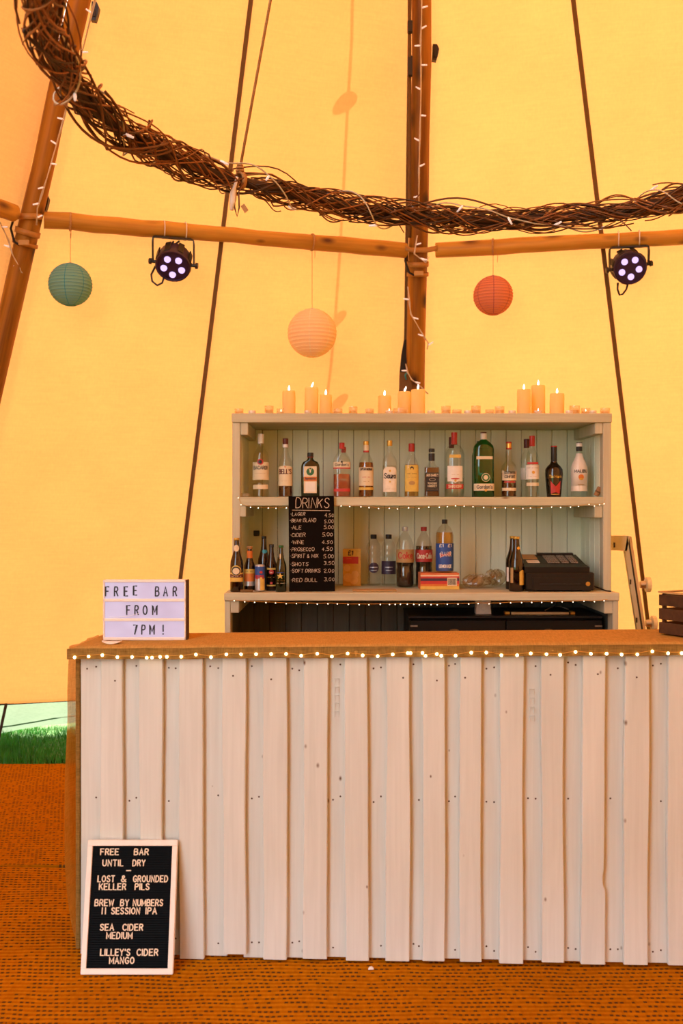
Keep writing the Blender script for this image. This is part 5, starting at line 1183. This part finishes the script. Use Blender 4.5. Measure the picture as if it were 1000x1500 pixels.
# cash register
YR = 4.965; RW = 101/F*YR; ck = thing('cash_register', 'black cash register with drawer and keypad on the counter', 'cash register', (xa(820.5, YR), YR, ZC1+.001))
M['till'] = plain('black_till_plastic', (.012, .009, .006), .5, spec=.3); M['till2'] = plain('dark_till_top', (.008, .007, .007), .4, spec=.3)
kx = RW/101.
MB().box(-50*kx, 50*kx, 0, .36, .006, 28*kx, .006).build('drawer_case', M['till'], ck)
MB().box(-41*kx, 44*kx, -.004, .002, 2*kx, 21*kx, .002).build('drawer_front', M['till'], ck)
MB().box(-30*kx, 29*kx, -.006, -.003, 10.3*kx, 12.3*kx).build('drawer_slot', M['black'], ck)
MB().tube([(40*kx, .0, 11.5*kx), (40*kx, -.008, 11.5*kx)], .011, 16).build('lock', M['gold'], ck, True, auto=40)
for s in (-1, 1): MB().box(s*40*kx-.02, s*40*kx+.02, .02, .06, 0, .006).build('foot', M['black'], ck)
b = MB(); zb_, zf_, zr_ = 28*kx, 36*kx, 45*kx
b.add([(x*kx, y, z) for x, s in ((-52, 0), (43, 0)) for y, z in ((.004, zb_), (.004, zf_), (.10, zf_ + .01), (.30, zr_ + .018), (.34, zr_+.016), (.34, zb_))], [(0, 1, 2, 3, 4, 5), (11, 10, 9, 8, 7, 6)] + [(i, 6+i, 6+(i+1) % 6, (i+1) % 6) for i in range(6)])
b.build('keyboard_case', M['till2'], ck)
sl = (zr_ + .018 - zf_ - .01)/.20
def deck(x0, x1, s0, s1, m_, nm, up=.003):
    y0, y1 = .10 + .20*s0, .10 + .20*s1; z = lambda y: zf_ + .01 + (y-.10)*sl
    MB().add([(x0*kx, y0, z(y0)), (x1*kx, y0, z(y0)), (x1*kx, y1, z(y1)), (x0*kx, y1, z(y1)), (x0*kx, y0, z(y0)+up), (x1*kx, y0, z(y0)+up), (x1*kx, y1, z(y1)+up), (x0*kx, y1, z(y1)+up)], [(3, 2, 1, 0), (4, 5, 6, 7), (0, 1, 5, 4), (1, 2, 6, 5), (2, 3, 7, 6), (3, 0, 4, 7)]).build(nm, M[m_], ck)
deck(-49, -22, .50, .95, 'card', 'receipt_cover'); deck(-41, -23, .10, .36, 'skin_paper', 'receipt'); deck(-18, 38, .90, 1.0, 'till2', 'display', .010)
keyc = plain('grey_key', (.22, .18, .14), .5); M['key'] = keyc
for blk, (x0, cols) in enumerate(((-11, 5), (10, 3), (24, 3))):
    for i in range(cols):
        for j in range(4): deck(x0 + i*3.7, x0 + i*3.7 + 2.9, .10 + j*.19, .10 + j*.19 + .14, 'key', 'key', .006)
MB().tube([(50*kx, .12, .012), (56*kx, .10, .020), (62*kx, .05, .012), (69*kx, .03, .002), (73*kx, -.01, .003)], .0035, 6).build('power_cable', M['black'], ck, True)

# ------------------------------------------------------------------ under the counter
fr = thing('bottle_fridge', 'low black double door bottle fridge under the counter', 'fridge', (xa(741, 5.02), 5.02, .004)); FW = 284/F*5.02; FZ = za(908, 5.02)
MB().box(-FW/2, FW/2, .03, .44, .0, FZ, .006).build('body', M['till2'], fr); MB().box(-FW/2-.004, FW/2+.004, .02, .45, FZ, FZ+.014, .004).build('lid', M['black'], fr)
for s, px in ((-1, 665), (1, 803)):
    x0, x1 = (-FW/2 + .004, -.003) if s < 0 else (.003, FW/2-.004)
    d = MB().box(x0, x1, 0, .03, .06, FZ-.006, .004).build('door', M['till2'], fr)
    MB().box(x0+.04, x1-.04, -.002, .0, .12, FZ-.10).build('door_glass', M['blackm'], d)
    bx0 = xa(px, 5.02) - xa(741, 5.02); zb_ = za(924, 5.02) - .004
    MB().loft([[(bx0 + a*math.cos(2*PI*i/20), y, zb_ + a*.42*math.sin(2*PI*i/20)) for i in range(20)] for y, a in ((.0, .024), (-.004, .023))]).build('badge', M['webbing'], d)
    xh = x0 + .02 if s < 0 else x1 - .02
    MB().box(xh-.018, xh+.018, -.01, 0, za(919, 5.02), za(917, 5.02)).build('hinge', M['steel'], d)
# back ledge seen above fridge, dispenser, tray
zf = FZ + .018 + .001
ds = thing('towel_dispenser', 'small cream box with round dial on the fridge', 'dispenser', (xa(708, 5.12), 5.12, zf)); dw = 22/F*5.12; dh = 27/F*5.12
MB().prism([(-dw*.5, 0), (dw*.5, 0), (dw*.5, dh*.15), (dw*.46, dh*.5), (dw*.5, dh*.85), (dw*.49, dh), (-dw*.49, dh), (-dw*.5, dh*.85), (-dw*.46, dh*.5), (-dw*.5, dh*.15)], 0, .06).build('body', M['skin_paper'], ds)
MB().tube([(0, 0, dh*.45), (0, -.006, dh*.45)], dw*.24, 18).build('dial', M['skin_paper'], ds, True, auto=40)
MB().box(-dw*.62, dw*.62, .005, .055, dh+.0005, dh+.016, .004).build('lid', M['black'], ds)
ty = thing('serving_tray', 'flat tray with pale edge lying on the fridge', 'tray', (xa(791, 5.08), 5.08, zf)); tw_ = 96/F*5.08
MB().box(-tw_/2+.02, tw_/2-.02, 0, .012, 0, .014, .002).build('edge', M['rawwood'], ty); MB().box(-tw_/2+.005, tw_/2-.0, .012, .26, .0, .012, .002).build('panel', M['till'], ty)
for s in (-1, 1): MB().box(s*tw_/2-.012, s*tw_/2+.012, -.002, .05, 0, .017, .003).build('corner', M['gold'], ty)
MB().tube([(tw_*.1, .05, .018), (tw_*.3, .15, .030), (tw_*.44, .22, .02), (tw_*.5, .1, .018)], .003, 5).build('handle', M['steel'], ty, True)

# ------------------------------------------------------------------ castor dolly leaning behind the right end
YD = 5.25
dl = thing('castor_board', 'wooden board on castors leaning upright beside the shelf unit', 'dolly', (xa(984, YD), YD, .004))
def dp(px, py): return (xa(px, YD) - xa(984, YD), za(py, YD) - .004)
def edge(px0, px1):
    a = [dp(px0[0], px0[1]), dp(px0[2], px0[3])]; b = [dp(px1[0], px1[1]), dp(px1[2], px1[3])]; return a + b[::-1]
def ext(x0, y0, x1, y1, yb=1188): return (x0, y0, x1 + (x1-x0)/(y1-y0)*(yb-y1), yb)
e0, e1, e2, e3 = ext(915, 807, 934, 930), ext(918.5, 786, 940, 930), ext(921, 786, 943, 930), ext(925, 786, 947, 930)
MB().prism(edge(e0, e1), 0, .03).build('leg_board', M['shelfpost'], dl)
MB().prism(edge(e1, e2), .002, .045).build('black_edge', M['black'], dl)
MB().prism(edge(e2, e3), .004, .06).build('plywood', M['rawwood'], dl)
MB().prism([dp(894, 785), dp(922, 785), dp(918, 807), dp(894, 806)], .0, .06).build('top_rail', M['shelfpost'], dl)
for px, py in ((899.5, 798), (923, 852), (932, 908)): x, z = dp(px, py); MB().box(x-.004, x+.004, -.003, .0, z-.014, z+.012).build('slot', M['black'], dl)
for px, py, sc_ in ((944.5, 857, 1.), (953, 914, 1.), (973, 1050, 1.)):
    x, z = dp(px, py); t2 = MB().tube([(x-.018, .03, z), (x+.012, .03, z)], [.018, .022], 10).build('castor', M['steel'], dl, True, auto=40)
    MB().tube([(x+.010, .03, z), (x+.014, .03, z), (x+.034, .03, z), (x+.038, .03, z)], [.028, .040, .040, .028], 18).build('wheel', M['wheel'], t2, True, auto=40)

# ================================================================== candles on top
ZK = ZT1 + .0006
def ordn(k, n): return ('leftmost', 'second from left', 'third from left', 'fourth from left', 'fifth from left', 'sixth from left', 'seventh from left', 'eighth from left', 'ninth from left', 'tenth from left', 'eleventh from left', 'twelfth from left', 'thirteenth from left', 'fourteenth from left', 'fifteenth from left')[k] if k < n-1 else 'rightmost'
pil = [(423, 573, 19), (456, 568, 20), (477, 579, 18), (563, 580, 19), (592, 574, 19), (612, 571, 20.5), (767, 571, 20), (788, 565, 20), (815.5, 577, 21)]
for k, (px, top, w) in enumerate(pil):
    Y = 5.22 + .05*((k*5) % 3 - 1); Hc = za(top, Y) - ZK; r_ = w/2/F*Y
    t_ = thing('pillar_candle', 'lit cream pillar candle on the shelf top, %s of nine' % ordn(k, 9), 'candle', (xa(px, Y), Y, ZK), group='pillar candles on the shelf top')
    MB().lathe([(0, r_*.98), (.004, r_), (Hc-.004, r_), (Hc, r_*.95), (Hc-.002, r_*.8), (Hc-.006, r_*.3)], 26).build('wax', M['wax'], t_, True, auto=50)
    MB().tube([(0, 0, Hc-.006), (.001, 0, Hc+.006)], .0014, 5).build('wick', M['ink'], t_)
    ln = .010*((-1) ** k if k in (1, 4) else .1) * (-1 if k == 1 else 1)
    MB().tube([(0, 0, Hc+.002), (abs(ln)*.3, 0, Hc+.010), (abs(ln)*.7, 0, Hc+.019), (abs(ln), 0, Hc+.030)], [.003, .0052, .0042, .0004], 9).build('flame', M['flame'], t_, True)
vot = [(350, 13, 10), (394, 13, 14.5), (411.5, 13, 10), (495, 13, 10), (517, 12.5, 13), (541, 13, 10), (586, 21, 10.5), (653, 14, 14), (669, 14, 9), (697, 14, 14.5), (717, 13, 9), (731.5, 14, 13.5), (841.5, 15, 14.5), (857.5, 13, 11), (886, 14, 11)]
for k, (px, w, h) in enumerate(vot):
    Y = 5.16; Hc = h/F*Y; r_ = w/2/F*Y
    t_ = thing('votive_holder', 'frosted glass votive holder on the shelf top, %s of fifteen' % ordn(k, 15), 'candle holder', (xa(px, Y), Y, ZK), group='votive holders on the shelf top')
    MB().lathe([(0, r_*.92), (.002, r_), (Hc, r_*1.02), (Hc, r_*.93), (.006, r_*.9), (.005, .001)], 22).build('glass', M['waxglass'], t_, True, auto=50)
    MB().lathe([(.006, r_*.8), (Hc*.55, r_*.8), (Hc*.55+.001, r_*.3)], 18).build('candle', M['wax'], t_, True, auto=50)
    if k in (2, 13): MB().tube([(0, 0, Hc*.55), (0, 0, Hc*.55+.006), (0, 0, Hc*.55+.013)], [.0012, .0024, .0003], 7).build('flame', M['flame'], t_, True)
tea = [369, 451, 570, 631, 685, 750, 788, 833.5, 868]
for k, px in enumerate(tea):
    Y = 5.075; r_ = .0185
    t_ = thing('tea_light', 'tiny white tea light on the shelf edge, %s of nine' % ordn(k, 9), 'tea light', (xa(px, Y), Y, ZK), group='tea lights on the shelf edge')
    MB().lathe([(0, r_*.95), (.001, r_), (.017, r_*1.02), (.0165, r_*.93), (.013, r_*.9)], 20).build('cup', M['tealight'], t_, True, auto=50)
    MB().lathe([(.008, r_*.88), (.0125, r_*.88), (.013, r_*.2)], 16).build('wax', M['wax'], t_, True)
    if k in (2, 6): MB().tube([(0, 0, .012), (0, 0, .020), (0, 0, .028)], [.0012, .0026, .0003], 7).build('flame', M['flame'], t_, True)
